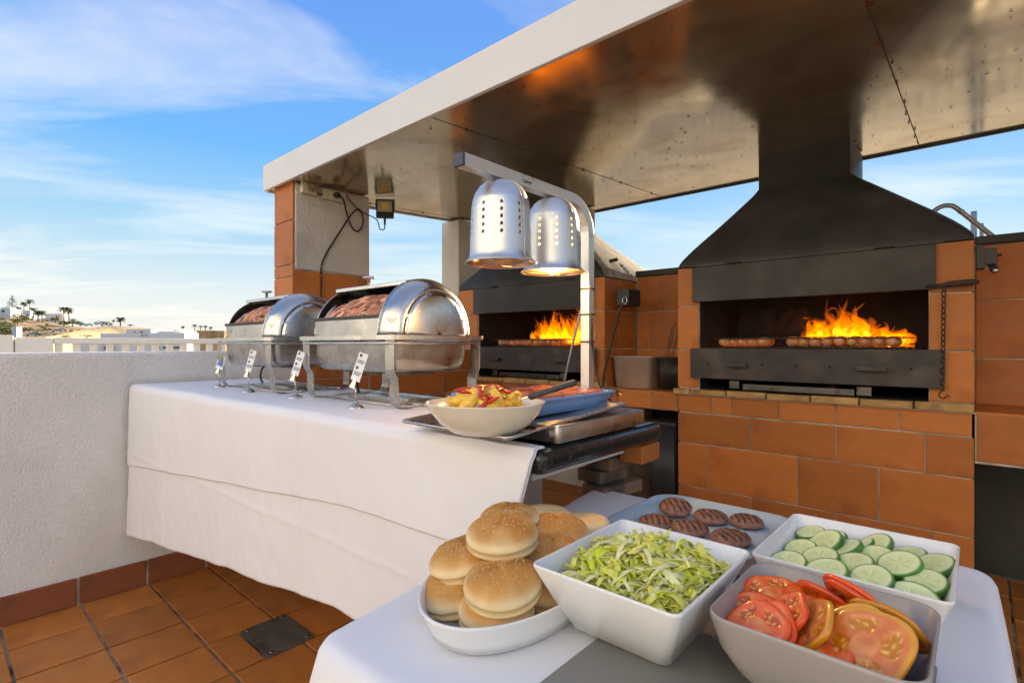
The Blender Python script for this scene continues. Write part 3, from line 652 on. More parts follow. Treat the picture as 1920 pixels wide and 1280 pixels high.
    for x in (.036, MX):
        mb = MB(); mb.tube([(x, YC - RY * kx(x) * math.cos(R(a)), ZB + RZ * kx(x) * math.sin(R(a))) for a in range(0, 67, 3)], .0022, 6); B(mb, 'mouth_bead', 'steel', lid)
    # knob on the edge strip
    mb = MB(); mb.lathe([(0, .0), (.006, .0), (.006, .026), (.024, .029), (.026, .032), (.022, .036), (0, .037)], 18, (.236, ye + .004, ze + .003)); B(mb, 'knob', 'steel', lid)
    # heating element plate with cable underneath, pressed tray on the counter
    mb = MB(); mb.box(.10, .12, .108, .30, .28, .116); mb.box(.36, .14, .108, .46, .26, .116); B(mb, 'heater_plate', 'steel_dark')
    mb = MB()
    for x0, x1, y0, y1 in ((.13, .47, .11, .165), (.15, .50, .20, .25)): mb.prism([(x0, y0), (x1, y0 + .01), (x1, y1), (x0 - .01, y1)], .004, .022)
    mb.tube([(.10, .14, .006), (.55, .14, .006)], .005, 6); B(mb, 'fuel_tray', 'steel_worn', bevel=.003)
    return c
ch1 = make_chafer('large roll-top steel chafing dish of grilled meat standing next to the bowl of potatoes', -2.065, 1.035)
ch2 = make_chafer('large roll-top steel chafing dish of grilled meat standing next to the parapet wall', -2.93, 1.005)
for X, Y, lab in ((-2.065, 1.035, 'black heater cable hanging under the chafing dish beside the potatoes'), (-2.93, 1.005, 'black heater cable hanging under the chafing dish beside the parapet')):
    mb = MB(); p = [(X + .18, Y + .16, CZ + .120), (X + .165, Y + .15, CZ + .10), (X + .15, Y + .15, CZ + .06), (X + .145, Y + .17, CZ + .025), (X + .17, Y + .22, CZ + .014), (X + .28, Y + .33, CZ + .014), (X + .42, Y + .375, CZ + .014), (X + .6, Y + .38, CZ + .014)]
    sm = []
    for i in range(len(p) - 1):
        for k in range(4):
            t = k / 4; p0, p1, p2, p3 = [Vector(p[max(0, min(len(p) - 1, i + q))]) for q in (-1, 0, 1, 2)]
            sm.append(.5 * ((2 * p1) + (p2 - p0) * t + (2 * p0 - 5 * p1 + 4 * p2 - p3) * t * t + (3 * p1 - p0 - 3 * p2 + p3) * t ** 3))
    mb.tube(sm, .0045, 7); single(mb, 'heater_cable', 'rubber', lab, 'cable', (X + .3, Y + .3, CZ))
def spline(p, n=6):
    sm = []
    for i in range(len(p) - 1):
        p0, p1, p2, p3 = [Vector(p[max(0, min(len(p) - 1, i + q))]) for q in (-1, 0, 1, 2)]
        for k in range(n):
            t = k / n; sm.append(.5 * ((2 * p1) + (p2 - p0) * t + (2 * p0 - 5 * p1 + 4 * p2 - p3) * t * t + (3 * p1 - p0 - 3 * p2 + p3) * t ** 3))
    return sm + [Vector(p[-1])]

# heaps of grilled meat strips
M['meat'] = mat('grilled_meat', (.5, .2, .1), .45, attr='Col', var=.22, vscale=60, bump=.35, bscale=120, bdist=.004, coat=.15)
M['sprig'] = mat('charred_sprig', (.05, .035, .02), .8)
for X, Y, lab, sd_ in ((-2.065, 1.035, 'heap of reddish brown grilled meat strips in the chafing dish beside the potatoes', 3), (-2.93, 1.005, 'heap of reddish brown grilled meat strips in the chafing dish beside the parapet', 9)):
    r = random.Random(sd_); mb = MB(); x0, x1 = X + .075, X + .52
    def hz(x, y):
        u = (x - x0) / (x1 - x0); a = max(0, math.sin(math.pi * (.20 + .55 * u))) ** .7
        b = min(1, max(0, (y - (Y + .034)) / .105)); b = math.sin(math.pi / 2 * b) ** .75 * (1 - .5 * max(0, (y - (Y + .17)) / .11) ** 2)
        return CZ + .296 + .108 * a * b
    def core(u, v):
        x = x0 + .01 + (x1 - x0 - .02) * u; y = Y + .042 + .24 * v; return (x, y, hz(x, y) - .010)
    mb.grid(core, 20, 14, col=(.13, .04, .02))
    for k in range(680):
        x = r.uniform(x0, x1); y = Y + .046 + .20 * r.random() ** 1.15; z = hz(x, y) + r.uniform(-.007, .010)
        a = R(r.gauss(38, 26)); ln = r.uniform(.018, .040); d = Vector((math.cos(a), math.sin(a) * .6, 0)).normalized()
        pts = []
        for q in (-1, -.5, 0, .5, 1):
            p = Vector((x, y, 0)) + d * ln * q; p.z = hz(p.x, p.y) + (z - hz(x, y)) + .003 * (1 - q * q); p.x = min(max(p.x, x0 - .01), x1 + .01); pts.append(p)
        w = r.uniform(.0045, .0085); sh = r.uniform(.35, 1.25)
        c = Vector((.70, .27, .145)) * sh if r.random() > .18 else Vector((.32, .11, .06)) * sh
        if r.random() < .16: c = Vector((.78, .46, .32)) * sh
        mb.tube(pts, [w * .45, w, w * 1.1, w * .95, w * .4], 6, col=tuple(c))
    o = single(mb, 'grilled_meat', 'meat', lab, 'meat', (X + .27, Y + .16, CZ + .27)); 
    mb = MB()
    for k in range(9):
        x = X + .18 + .28 * r.random(); y = Y + .15 + .05 * r.random(); p = Vector((x, y, hz(x, y) - .005)); pts = [p]
        for q in range(3): p = p + Vector((r.uniform(-.008, .008), r.uniform(-.005, .005), r.uniform(.006, .013))); pts.append(p)
        mb.tube(pts, [.0018, .0014, .0012, .0006], 5)
    mb.build('rosemary_sprigs', 'sprig', o)

# ================================================================== FOOD SIGNS
def sign(X, Y, tall, kind, lab, lean):
    s = thing('food_sign', lab, 'sign', (X, Y, CZ + .008), 'food name cards in front of the chafing dishes')
    b = (X, Y, CZ + .008)
    mb = MB(); mb.lathe([(0, 0), (.028, 0), (.028, .004), (.022, .010), (.010, .016), (.0035, .021), (.0028, .024)], 20, b); mb.build('base', 'steel', s)
    mb = MB(); mb.tube([(X, Y, b[2] + .02), (X - .002, Y, b[2] + .092)], .0024, 8); mb.build('stem', 'steel', s)
    rot = Matrix.Rotation(lean, 3, 'Y') @ Matrix.Rotation(R(-12), 3, 'X') @ Matrix.Rotation(R(18), 3, 'Z')
    at = Vector((X - .002, Y - .004, b[2] + .092))
    mb = MB()
    for e in (-1, 1): mb.add([rot @ Vector(p) + at for p in ((-.012, e * .004, -.022), (.012, e * .004, -.022), (.004, e * .0012, .016), (-.004, e * .0012, .016), (-.012, e * .005, -.022), (.012, e * .005, -.022), (.004, e * .0022, .016), (-.004, e * .0022, .016))], [(0, 1, 2, 3), (7, 6, 5, 4), (0, 4, 5, 1), (1, 5, 6, 2), (2, 6, 7, 3), (3, 7, 4, 0)])
    mb.build('clip', 'steel_worn', s)
    w, h = (.0195, .104) if tall else (.026, .066)
    mb = MB(); mb.box(-w, -.0006, .004, w, .0006, h, rot=rot, at=at); cd = mb.build('card', 'card', s)
    mb = MB(); yy = -.0013
    def bar(x0, z0, x1, z1): mb.box(x0, yy, z0, x1, yy + .0005, z1, rot=rot, at=at)
    if kind == 'blue':
        bar(-.013, h - .026, .006, h - .010); bar(-.021, h - .048, .021, h - .029); mb.build('print', 'inkblue', cd)
    else:
        for zz in (h - .016, h - .060): bar(-.012, zz, -.006, zz + .011); bar(-.005, zz + .003, -.002, zz + .009)
        r = random.Random(int(X * 100))
        for zz in (h - .030, h - .037, h - .072, h - .079):
            x = -.014
            while x < .012: l = r.uniform(.003, .007); bar(x, zz, x + l, zz + .0035); x += l + .0012
        mb.build('print', 'ink', cd)
sign(-2.915, 1.005, False, 'blue', 'small white card with blue print in a clip holder near the parapet wall', R(10))
sign(-2.50, .985, True, 'ink', 'white food card seen edge-on at a leg of the chafing dish beside the parapet', R(8))
sign(-2.085, 1.005, True, 'ink', 'tall white card with black print in a clip holder between the two chafing dishes', R(12))
sign(-1.60, .985, True, 'ink', 'tall white card with black print at the chafing dish nearer the potatoes', R(14))

# ================================================================== HEAT LAMP STAND
hl = thing('heat_lamp_stand', 'aluminium buffet stand with two perforated dome heat lamps on a bent arm', 'heat lamp', (-.918, 1.385, CZ))
XA = -.918; ZA = 1.832
mb = MB(); mb.loft([rrect(.09, .07, .012, z, (XA, 1.385)) for z in (CZ + .001, CZ + .016)]); mb.build('base_plate', 'post', hl, bevel=.002)
path = [(XA, 1.385, CZ + .016), (XA, 1.385, ZA - .11)] + [(XA, 1.385 - .10 * (1 - math.cos(R(a))), ZA - .115 + .10 * math.sin(R(a))) for a in range(0, 91, 10)] + [(XA, .845, ZA - .015)]
mb = MB(); P = [Vector(p) for p in path]; rings = []
for i, p in enumerate(P):
    d = (P[min(i + 1, len(P) - 1)] - P[max(i - 1, 0)]).normalized(); n_ = Vector((1, 0, 0)).cross(d).normalized(); h = .0155
    rings.append([p + Vector((h, 0, 0)) + n_ * h, p - Vector((h, 0, 0)) + n_ * h, p - Vector((h, 0, 0)) - n_ * h, p + Vector((h, 0, 0)) - n_ * h])
mb.loft(rings, smooth=False); arm = mb.build('bent_tube', 'post', hl, bevel=.003)
mb = MB(); mb.box(XA - .0165, .836, ZA - .0320, XA + .0165, .846, ZA + .0010); mb.build('end_cap', 'plastic_blue_grey', hl, bevel=.003)
# maker's mark on the side of the arm
fc = bpy.data.curves.new('mark', 'FONT'); fc.body = 'Lacor'; fc.size = .016; fc.extrude = .0002; fo = bpy.data.objects.new('mark', fc); COL.objects.link(fo)
bpy.context.view_layer.update()
me = bpy.data.meshes.new_from_object(fo.evaluated_get(bpy.context.evaluated_depsgraph_get())); bpy.data.objects.remove(fo); bpy.data.curves.remove(fc)
mb = MB(); mb.add([(XA + .0162 + v.co.z, 1.055 + v.co.x, ZA - .0215 + v.co.y) for v in me.vertices], [tuple(p.vertices) for p in me.polygons])
arc = [(XA + .0162, 1.053 + .05 * t, ZA - .008 + .010 * math.sin(math.pi * t)) for t in [k / 10 for k in range(11)]]
mb.tube(arc, .0006, 5); mb.build('lettering', 'ink', arm, off=world_loc(hl)); bpy.data.meshes.remove(me)
for z in (1.385, 1.47, 1.55):
    mb = MB(); mb.loft([rrect(.0175, .0175, .003, z + dz, (XA, 1.385)) for dz in (0, .005)], False, False); mb.box(XA + .017, 1.370, z - .002, XA + .024, 1.376, z + .007); mb.build('cable_tie', 'plastic_black', hl, solid=.001)
for yc, lit in ((.985, False), (1.205, True)):
    zb, zt = 1.587, ZA - .032
    H_ = zt - zb
    prof = [(.092, zb), (.0905, zb + .002), (.084, zb + .008), (.0795, zb + .016), (.0785, zb + .03), (.077, zb + .08), (.075, zb + H_ - .075), (.072, zb + H_ - .055), (.065, zb + H_ - .035), (.054, zb + H_ - .019), (.040, zb + H_ - .008), (.022, zb + H_ - .002), (0, zb + H_)]
    # perforated dome: rows of real vent holes left open in the sheet
    def pr(z):
        for (r0, z0), (r1, z1) in zip(prof, prof[1:]):
            if z0 <= z <= z1: return r0 + (r1 - r0) * (z - z0) / max(1e-9, z1 - z0)
        return 0
    zs = [p[1] for p in prof[:5]] + [zb + .045] + [zb + .06 + .003 * k for k in range(30)] + [zb + .153, zb + .160] + [p[1] for p in prof[7:]]
    zs = sorted(set(round(z, 5) for z in zs)); NS = 160; hz_ = [zb + .069 + .018 * k for k in range(5)]
    def skip(u, v):
        jj = int(v * (len(zs) - 1)); zc = (zs[jj] + zs[min(jj + 1, len(zs) - 1)]) / 2; seg = int(u * NS)
        return any(abs(zc - h) < .0031 for h in hz_) and (seg - 139) % 16 in (0, 1)
    mb = MB(); mb.grid(lambda u, v: (XA + pr(zs[round(v * (len(zs) - 1))]) * math.cos(2 * math.pi * u), yc + pr(zs[round(v * (len(zs) - 1))]) * math.sin(2 * math.pi * u), zs[round(v * (len(zs) - 1))]), NS, len(zs) - 1, skip=skip)
    sh = mb.build('lamp_shade', 'alu', hl, solid=.0015)
    mb = MB(); mb.lathe([(r - .0035, z - .0005) for r, z in prof[1:6] if z < zb + .06], 40, (XA, yc, 0)); mb.build('reflector', 'copper_in', sh)
    mb = MB(); mb.tube([(XA + .088 * math.cos(R(a)), yc + .088 * math.sin(R(a)), zb + .004) for a in range(0, 360, 10)], .0012, 5, closed=True)
    for a in (20, 110): mb.tube([(XA + .086 * math.cos(R(a)), yc + .086 * math.sin(R(a)), zb + .004), (XA, yc, zb - .006), (XA - .086 * math.cos(R(a)), yc - .086 * math.sin(R(a)), zb + .004)], .0012, 5)
    mb.build('bulb_guard', 'steel_worn', sh)
    mb = MB(); mb.lathe([(0, zb + .010), (.02, zb + .012), (.042, zb + .020), (.052, zb + .034), (.050, zb + .05), (.03, zb + .09), (.018, zb + .12)], 24, (XA, yc, 0)); mb.build('bulb', 'bulb' if lit else 'bulb_dim', sh)
    if lit:
        ld = bpy.data.lights.new('heat_lamp_light', 'POINT'); ld.energy = 2.2; ld.color = (1, .62, .28); ld.shadow_soft_size = .03; lo = bpy.data.objects.new('heat_lamp_light', ld); COL.objects.link(lo); lo.location = Vector((XA, yc, zb - .004)) - world_loc(hl); lo.parent = hl
    mb = MB(); mb.lathe([(.012, zt + .0), (.012, zt + .006)], 12, (XA, yc, 0)); mb.build('socket_neck', 'steel_dark', sh)
mb = MB(); mb.tube(spline([(XA + .02, 1.385, 1.46), (XA + .022, 1.385, 1.35), (XA + .05, 1.39, 1.24), (XA + .12, 1.42, 1.165)]), .003, 7); mb.build('cable', 'rubber', hl)

# ================================================================== HOT PLATE, TRAY, BOWL, BLUE TRAY
hp = thing('hot_plate', 'low stainless steel hot plate under the tray at the free end of the counter', 'hot plate', (-.85, 1.15, CZ))
mb = MB(); mb.loft([rrect(.165, .205, .012, z, (-.865, 1.145)) for z in (CZ + .006, CZ + .046)]); mb.build('housing', 'steel_worn', hp, bevel=.003)
for x in (-1.0, -.73):
    for y in (.97, 1.32):
        mb = MB(); mb.lathe([(0, 0), (.012, 0), (.012, .008)], 10, (x, y, CZ)); mb.build('foot', 'plastic_black', hp)
mb = MB(); mb.box(-1.0, .932, CZ + .008, -.73, .940, CZ + .040); mb.build('front_panel', 'plastic_black', hp, bevel=.002)
tr = thing('serving_tray', 'flat stainless steel tray carrying the potato bowl and the blue tray', 'tray', (-.9, 1.04, CZ + .03))
def trz(y): return 1.176 + .029 * (y - .795) / .47
def tp(p, dz=0): return (p[0], p[1], trz(p[1]) + dz)
o_ = rrect(.185, .245, .02, 0, (-.90, 1.035)); i1 = rrect(.172, .232, .016, 0, (-.90, 1.035)); i2 = rrect(.160, .220, .016, 0, (-.90, 1.035))
mb = MB(); mb.loft([[tp(p, .0) for p in i2], [tp(p, .011) for p in i1], [tp(p, .014) for p in o_], [tp(p, .009) for p in o_]], cap0=True, cap1=False)
mb.build('tray_sheet', 'steel', tr, solid=.0012)
# cream bowl of potatoes
BX, BY, BZ = -.815, .825, 1.184
bo = thing('cream_bowl', 'oval cream bowl full of potatoes and red peppers on the steel tray', 'bowl', (BX, BY, BZ))
prof = [(0, .002), (.05, .002), (.062, 0), (.075, .004), (.100, .022), (.120, .046), (.131, .066), (.133, .069), (.130, .0695), (.118, .050), (.098, .028), (.07, .012), (0, .010)]
mb = MB(); mb.lathe(prof, 56, (BX, BY, BZ), sx=1.0, sy=.88, rot=R(41.75)); mb.build('bowl_body', 'cream', bo)
M['potato'] = mat('roast_potato', (.88, .52, .065), .4, var=.2, vscale=40, objvar=.15, col2=(.70, .30, .03), c2scale=30, c2lo=.52, c2hi=.7, bump=.2, bscale=80, coat=.25, sss=.15)
M['pepper'] = mat('red_pepper', (.62, .035, .012), .25, var=.2, vscale=30, coat=.5)
M['onion'] = mat('fried_onion', (.62, .42, .16), .35, var=.2, vscale=30, coat=.3)
r = random.Random(21)
for k in range(66):
    a = r.uniform(0, 6.283); q = .078 * math.sqrt(r.random()); x = BX + q * math.cos(a) * 1.05; y = BY + q * math.sin(a) * .9
    z = BZ + .056 + .030 * (1 - (q / .095) ** 2) + r.uniform(-.004, .006); rot = Matrix.Rotation(r.uniform(0, 6.28), 3, 'Z') @ Matrix.Rotation(r.uniform(-.8, .8), 3, 'X') @ Matrix.Rotation(r.uniform(-.5, .5), 3, 'Y')
    if k % 9 < 5:
        bm = MB(); L_ = r.uniform(.020, .028); w = r.uniform(.012, .018)
        rings = [[(w * s * (1 - .25 * abs(t)) * cx_, L_ * t, w * s * cz_ * .8) for cx_, cz_ in ((-1, -.6), (-.2, -.9), (.9, -.7), (1, .2), (.2, 1), (-.8, .5))] for t, s in ((-1, .35), (-.75, .8), (-.2, 1), (.4, .95), (.85, .7), (1, .3))]
        bm.loft(rings); bm.v = [tuple(rot @ Vector(p) + Vector((x, y, z))) for p in bm.v]
        single(bm, 'potato_wedge', 'potato', 'golden roast potato wedge in the cream bowl', 'potato', (x, y, z), 'potato wedges in the cream bowl', bevel=.002)
    elif k % 9 < 7:
        bm = MB(); L_ = r.uniform(.022, .034); cv = r.uniform(-.008, .008)
        bm.tube([rot @ Vector((t * L_, cv * (1 - t * t) * 2, .003 * (1 - t * t))) + Vector((x, y, z + .008)) for t in (-1, -.7, -.3, .1, .5, .8, 1)], [.002, .0055, .007, .0075, .007, .005, .001], 8, flat=.55)
        single(bm, 'pepper_strip', 'pepper', 'glossy red pepper strip among the potatoes', 'pepper', (x, y, z), 'red pepper strips in the cream bowl')
    else:
        bm = MB(); L_ = r.uniform(.012, .018)
        bm.tube([rot @ Vector((L_ * math.cos(t), L_ * math.sin(t) * .8, 0)) + Vector((x, y, z + .006)) for t in [q_ * .32 for q_ in range(9)]], [.001] + [.0035] * 7 + [.001], 6, flat=.4)
        single(bm, 'onion_strip', 'onion', 'curled fried onion strip among the potatoes', 'onion', (x, y, z), 'onion strips in the cream bowl')
# serving spoon with dark grip
spn = thing('serving_spoon', 'steel serving spoon with grey plastic grip resting in the potato bowl', 'spoon', (-.77, .86, 1.24))
p0, p1 = Vector((-.800, .838, 1.238)), Vector((-.668, .905, 1.288)); dd = (p1 - p0).normalized()
mb = MB(); mb.tube([p0, p0 + dd * .035, p1 - dd * .07], [.008, .0055, .0055], 8, flat=.35); mb.ico(p0 - dd * .02, 1, 2, scale=(.026, .018, .006), rot=dd.to_track_quat('X', 'Z').to_matrix()); mb.build('spoon_shaft', 'steel', spn)
mb = MB(); mb.tube([p1 - dd * .074, p1 - dd * .07, p1 - dd * .05, p1 - dd * .01, p1 + dd * .03, p1 + dd * .036], [.006, .0105, .0095, .0085, .0095, .006], 10, flat=.75); mb.build('grip', 'plastic_grey', spn)
# blue plastic tray with raw burgers under film
bt = thing('blue_food_tray', 'blue plastic tray of raw minced patties wrapped in clear film', 'tray', (-.935, 1.14, 1.2))
cxy = (-.938, 1.154)
mb = MB(); lv = [(1.2015, .122, .172), (1.2025, .128, .178), (1.230, .140, .190), (1.243, .144, .194), (1.246, .150, .201), (1.2455, .152, .203), (1.241, .152, .203)]
mb.loft([rrect(a, b, .03, z, cxy) for z, a, b in lv], cap0=True, cap1=False); lv2 = [(1.241, .152, .203), (1.243, .142, .193), (1.226, .137, .186), (1.206, .125, .174)]
mb.loft([rrect(a, b, .03, z, cxy) for z, a, b in lv2], cap0=False, cap1=True); mb.build('tray_body', 'bluetray', bt)
M['rawmeat'] = mat('raw_mince', (.47, .13, .095), .5, var=.2, vscale=40, bump=.5, bscale=150, bdist=.003, col2=(.58, .27, .22), c2scale=60, c2lo=.52, c2hi=.7)
r = random.Random(5)
for ix in range(3):
    for iy in range(4):
        x = cxy[0] - .088 + .088 * ix + r.uniform(-.004, .004); y = cxy[1] - .138 + .092 * iy + r.uniform(-.004, .004)
        mb = MB(); mb.lathe([(0, 1.250), (.03, 1.250), (.038, 1.246), (.041, 1.236), (.038, 1.226), (0, 1.225)], 20, (x, y, 0))
        single(mb, 'raw_patty', 'rawmeat', 'raw pink minced patty under film in the blue tray', 'patty', (x, y, 1.225), 'raw patties in the blue tray')
def fn(u, v):
    x = cxy[0] + .158 * (2 * u - 1); y = cxy[1] + .205 * (2 * v - 1); e = min(1, 4 * min(u, 1 - u, v, 1 - v))
    return (x, y, 1.2455 + .008 * e ** .5 + .0012 * noise.noise(Vector((x * 30, y * 30, 0))) + (.004 * noise.noise(Vector((x * 60, y * 60, 2))) - .014 if e < .03 else 0))
mb = MB(); mb.grid(fn, 40, 50); mb.build('cling_film', 'film', bt, solid=.0006)

# ================================================================== ELECTRICS ON THE PILLAR
XP = -3.541
jb = thing('junction_box', 'small ivory plastic junction box at the top of the corner pillar', 'junction box', (XP, 1.79, 2.43))
mb = MB(); mb.box(XP + .001, 1.735, 2.435, XP + .045, 1.845, 2.508); mb.build('case', 'plastic_ivory', jb, bevel=.005)
mb = MB(); mb.box(XP + .046, 1.765, 2.448, XP + .052, 1.838, 2.500); mb.build('cover', 'steel_worn', jb, bevel=.003)
so = thing('wall_socket', 'ivory outdoor wall socket with a black plug beside the junction box', 'socket', (XP, 1.98, 2.43))
mb = MB(); mb.box(XP + .001, 1.895, 2.425, XP + .042, 2.075, 2.498); mb.build('case', 'plastic_ivory', so, bevel=.006)
mb = MB(); mb.box(XP + .043, 1.945, 2.434, XP + .049, 2.045, 2.492); mb.build('socket_plate', 'plastic_ivory', so, bevel=.003)
pg = thing('plug_cable', 'black plug with a looped cable running down the corner pillar to the dishes', 'cable', (XP, 1.9, 1.4))
mb = MB(); mb.tube([(XP + .047, 1.985, 2.462), (XP + .075, 1.987, 2.461), (XP + .088, 1.992, 2.457)], [.020, .021, .012], 12); mb.build('plug', 'plastic_black', pg)
cab = [(XP + .088, 1.995, 2.456), (XP + .08, 2.03, 2.43), (XP + .05, 2.07, 2.36), (XP + .03, 2.12, 2.27), (XP + .02, 2.175, 2.235), (XP + .025, 2.215, 2.275), (XP + .03, 2.222, 2.35), (XP + .03, 2.185, 2.405), (XP + .025, 2.12, 2.345), (XP + .018, 2.03, 2.20), (XP + .012, 1.945, 2.06), (XP + .010, 1.898, 1.955), (XP + .009, 1.893, 1.85), (XP + .009, 1.893, 1.5), (XP + .009, 1.893, 1.2)]
mb = MB(); mb.tube(spline(cab, 6), .0058, 8); mb.build('cord', 'rubber', pg)
for z in (1.935, 1.872, 1.6):
    mb = MB(); mb.box(XP + .001, 1.884, z - .004, XP + .018, 1.902, z + .004); mb.build('cable_clip', 'steel_worn', pg, bevel=.002)
mb = MB(); mb.tube([(XP + .03, 1.84, 2.462), (XP + .02, 1.865, 2.455), (XP + .03, 1.897, 2.45)], .005, 7); mb.tube(spline([(XP + .02, 1.70, 2.50), (XP + .012, 1.72, 2.503), (XP + .02, 1.737, 2.492)]), .004, 6)
mb.build('link_cord', 'rubber', pg)
fl = thing('floodlight', 'small square black floodlight hanging under the canopy beside the corner pillar', 'floodlight', (-3.52, 2.39, 2.54))
rot = Matrix.Rotation(R(48), 3, 'Z') @ Matrix.Rotation(R(-8), 3, 'X'); c0 = Vector((-3.50, 2.415, 2.445))
mb = MB(); mb.box(-.068, -.018, -.072, .068, .020, .072, rot=rot, at=c0); mb.build('housing', 'plastic_black', fl, bevel=.006)
mb = MB(); mb.box(-.056, -.021, -.028, .056, -.0185, .060, rot=rot, at=c0); ln = mb.build('lens', 'lens', fl)
mb = MB(); mb.box(-.026, -.0225, -.006, .026, -.0212, .042, rot=rot, at=c0); mb.build('led_chip', 'ledchip', ln)
mb = MB()
for sx in (-1, 1): mb.strap([rot @ Vector((sx * .072, 0, .0)) + c0, rot @ Vector((sx * .074, 0, .07)) + c0, rot @ Vector((sx * .070, .02, .088)) + c0], tuple(rot @ Vector((0, .010, 0))), .003)
mb.box(-.072, .010, .084, .072, .03, .088, rot=rot, at=c0); mb.build('bracket', 'iron', fl)
mb = MB(); mb.lathe([(0, -.055), (.007, -.053), (.010, -.02), (.010, 0)], 10, (c0.x - .004, c0.y, c0.z - .072)); mb.build('gland', 'plastic_black', fl)
fcab = thing('floodlight_cable', 'thin black wire strung from the looped cable to the floodlight', 'cable', (XP, 2.3, 2.35))
mb = MB(); mb.tube(spline([(XP + .02, 2.07, 2.505), (XP + .02, 2.14, 2.44), (XP + .03, 2.19, 2.395), (XP + .035, 2.26, 2.375), (XP + .03, 2.33, 2.36), (XP + .03, 2.36, 2.33), (c0.x - .03, 2.385, 2.29), (c0.x, c0.y - .01, 2.285), (c0.x - .004, c0.y, 2.33)], 6), .0042, 7); mb.build('wire', 'rubber', fcab)
mb = MB(); mb.ico((XP + .034, 2.186, 2.398), .013, 1, scale=(.7, 1, .8)); mb.build('knot', 'rubber', fcab)

# ================================================================== GRILL FITTINGS
def chain(mb, a, b, link=.034, r=.0035):
    a, b = Vector(a), Vector(b); n = max(2, int((b - a).length / (link * .78))); d = (b - a).normalized(); s1 = d.orthogonal().normalized(); s2 = d.cross(s1)
    for k in range(n):
        c = a + (b - a) * (k + .5) / n; s = s1 if k % 2 else s2
        mb.tube([c + d * math.cos(t) * link * .5 + s * math.sin(t) * link * .27 for t in [q * math.pi / 5 for q in range(10)]], r, 5, closed=True)
cb = thing('chain_crank', 'rusty iron bar with a chain hanging down the pier of the near grill', 'chain', (-.10, 3.38, 1.1))
mb = MB(); mb.tube([(-.20, 3.372, 1.672), (-.135, 3.370, 1.672), (-.10, 3.355, 1.676), (-.02, 3.352, 1.679), (.002, 3.354, 1.679)], [.006, .010, .0145, .0145, .010], 10); mb.build('bar', 'rustiron', cb)
mb = MB(); chain(mb, (-.128, 3.362, 1.67), (-.134, 3.366, 1.15)); mb.tube(spline([(-.134, 3.366, 1.15), (-.148, 3.366, 1.125), (-.128, 3.366, 1.11), (-.115, 3.37, 1.128), (-.105, 3.37, 1.118)]), .003, 5); mb.build('chain_links', 'rustiron', cb)
sl = thing('spotlight', 'small black spotlight head mounted on the tiled wall by the near grill', 'spotlight', (.05, 3.42, 1.76))
mb = MB(); mb.box(-.008, 3.40, 1.745, .022, 3.47, 1.862); mb.build('mounting_box', 'plastic_black', sl, bevel=.004)
mb = MB(); mb.box(.026, 3.405, 1.762, .066, 3.46, 1.842); mb.tube([(.066, 3.43, 1.808), (.085, 3.43, 1.808)], .008, 8); mb.build('housing', 'plastic_black', sl, bevel=.004)
mb = MB(); mb.tube([(.048, 3.425, 1.768), (.056, 3.398, 1.738), (.060, 3.388, 1.728)], [.014, .017, .015], 12); hd = mb.build('lamp_head', 'plastic_black', sl)
mb = MB(); mb.tube([(.0600, 3.3875, 1.7275), (.0612, 3.3845, 1.7245)], .0125, 12); mb.build('lamp_glass', 'steel', hd)
M['galv'] = mat('galvanised_pipe', (.42, .41, .39), .45, metal=.6, var=.15, vscale=10)
pp = thing('bent_pipe', 'grey metal pipe arching from the hood flank over the back wall', 'pipe', (-.1, 4.0, 1.93))
mb = MB(); mb.tube(spline([(-.235, 4.0, 2.140), (-.205, 4.0, 2.168), (-.164, 4.0, 2.193), (-.125, 4.0, 2.192), (-.088, 4.0, 2.163), (.05, 4.0, 1.998), (.30, 3.93, 1.70)], 8), .0135, 10); mb.build('tube', 'galv', pp)
for p in ((-.212, 4.0, 2.161), (-.075, 4.0, 2.148)):
    mb = MB(); mb.ico(p, .018, 1, scale=(1, 1, .9)); mb.build('coupling', 'galv', pp)
for x, z1, w, lb in ((-.03, 2.52, .021, 'taller bare metal pole rising behind the back wall'), (.02, 2.41, .014, 'shorter bare metal pole rising behind the back wall')):
    mb = MB(); mb.tube([(x, 6, .45), (x, 6, z1)], w, 10); single(mb, 'metal_pole', 'galv', lb, 'pole', (x, 6, .45))
# lifting rod, box and hose at the far grill
rb = thing('lifting_rod', 'rusty twisted rod hooked to a black box on the tiled pier of the far grill', 'rod', (-2.0, 3.36, 1.05))
mb = MB(); mb.box(-2.02, 3.44, 1.665, -1.92, 3.62, 1.79); mb.build('black_box', 'plastic_black', rb, bevel=.006)
mb = MB(); mb.tube(spline([(-1.925, 3.42, 1.71), (-1.945, 3.40, 1.67), (-1.97, 3.385, 1.60), (-2.03, 3.362, 1.35), (-2.075, 3.352, 1.16), (-2.085, 3.35, 1.062)], 8), .0095, 8); mb.build('rod', 'rustiron', rb)
mb = MB(); mb.tube([(-1.93 + .018 * math.cos(t), 3.40, 1.70 + .026 * math.sin(t)) for t in [q * math.pi / 8 for q in range(16)]], .004, 6, closed=True); mb.build('hook', 'steel_worn', rb)
hs = MB(); hs.tube(spline([(-2.245, 3.33, 1.70), (-2.25, 3.30, 1.62), (-2.285, 3.28, 1.46), (-2.345, 3.27, 1.22), (-2.385, 3.28, 1.10), (-2.40, 3.30, 1.086)], 8), .010, 8)
single(hs, 'grey_hose', 'galv', 'thin grey hose hanging in front of the flames of the far grill', 'hose', (-2.40, 3.30, 1.086))
hc = MB(); chain(hc, (-2.09, 3.60, 2.01), (-2.085, 3.78, 1.93), .03, .004); single(hc, 'short_chain', 'rustiron', 'short rusty chain lying on the pale flank of the far hood', 'chain', (-2.09, 3.7, 1.93))
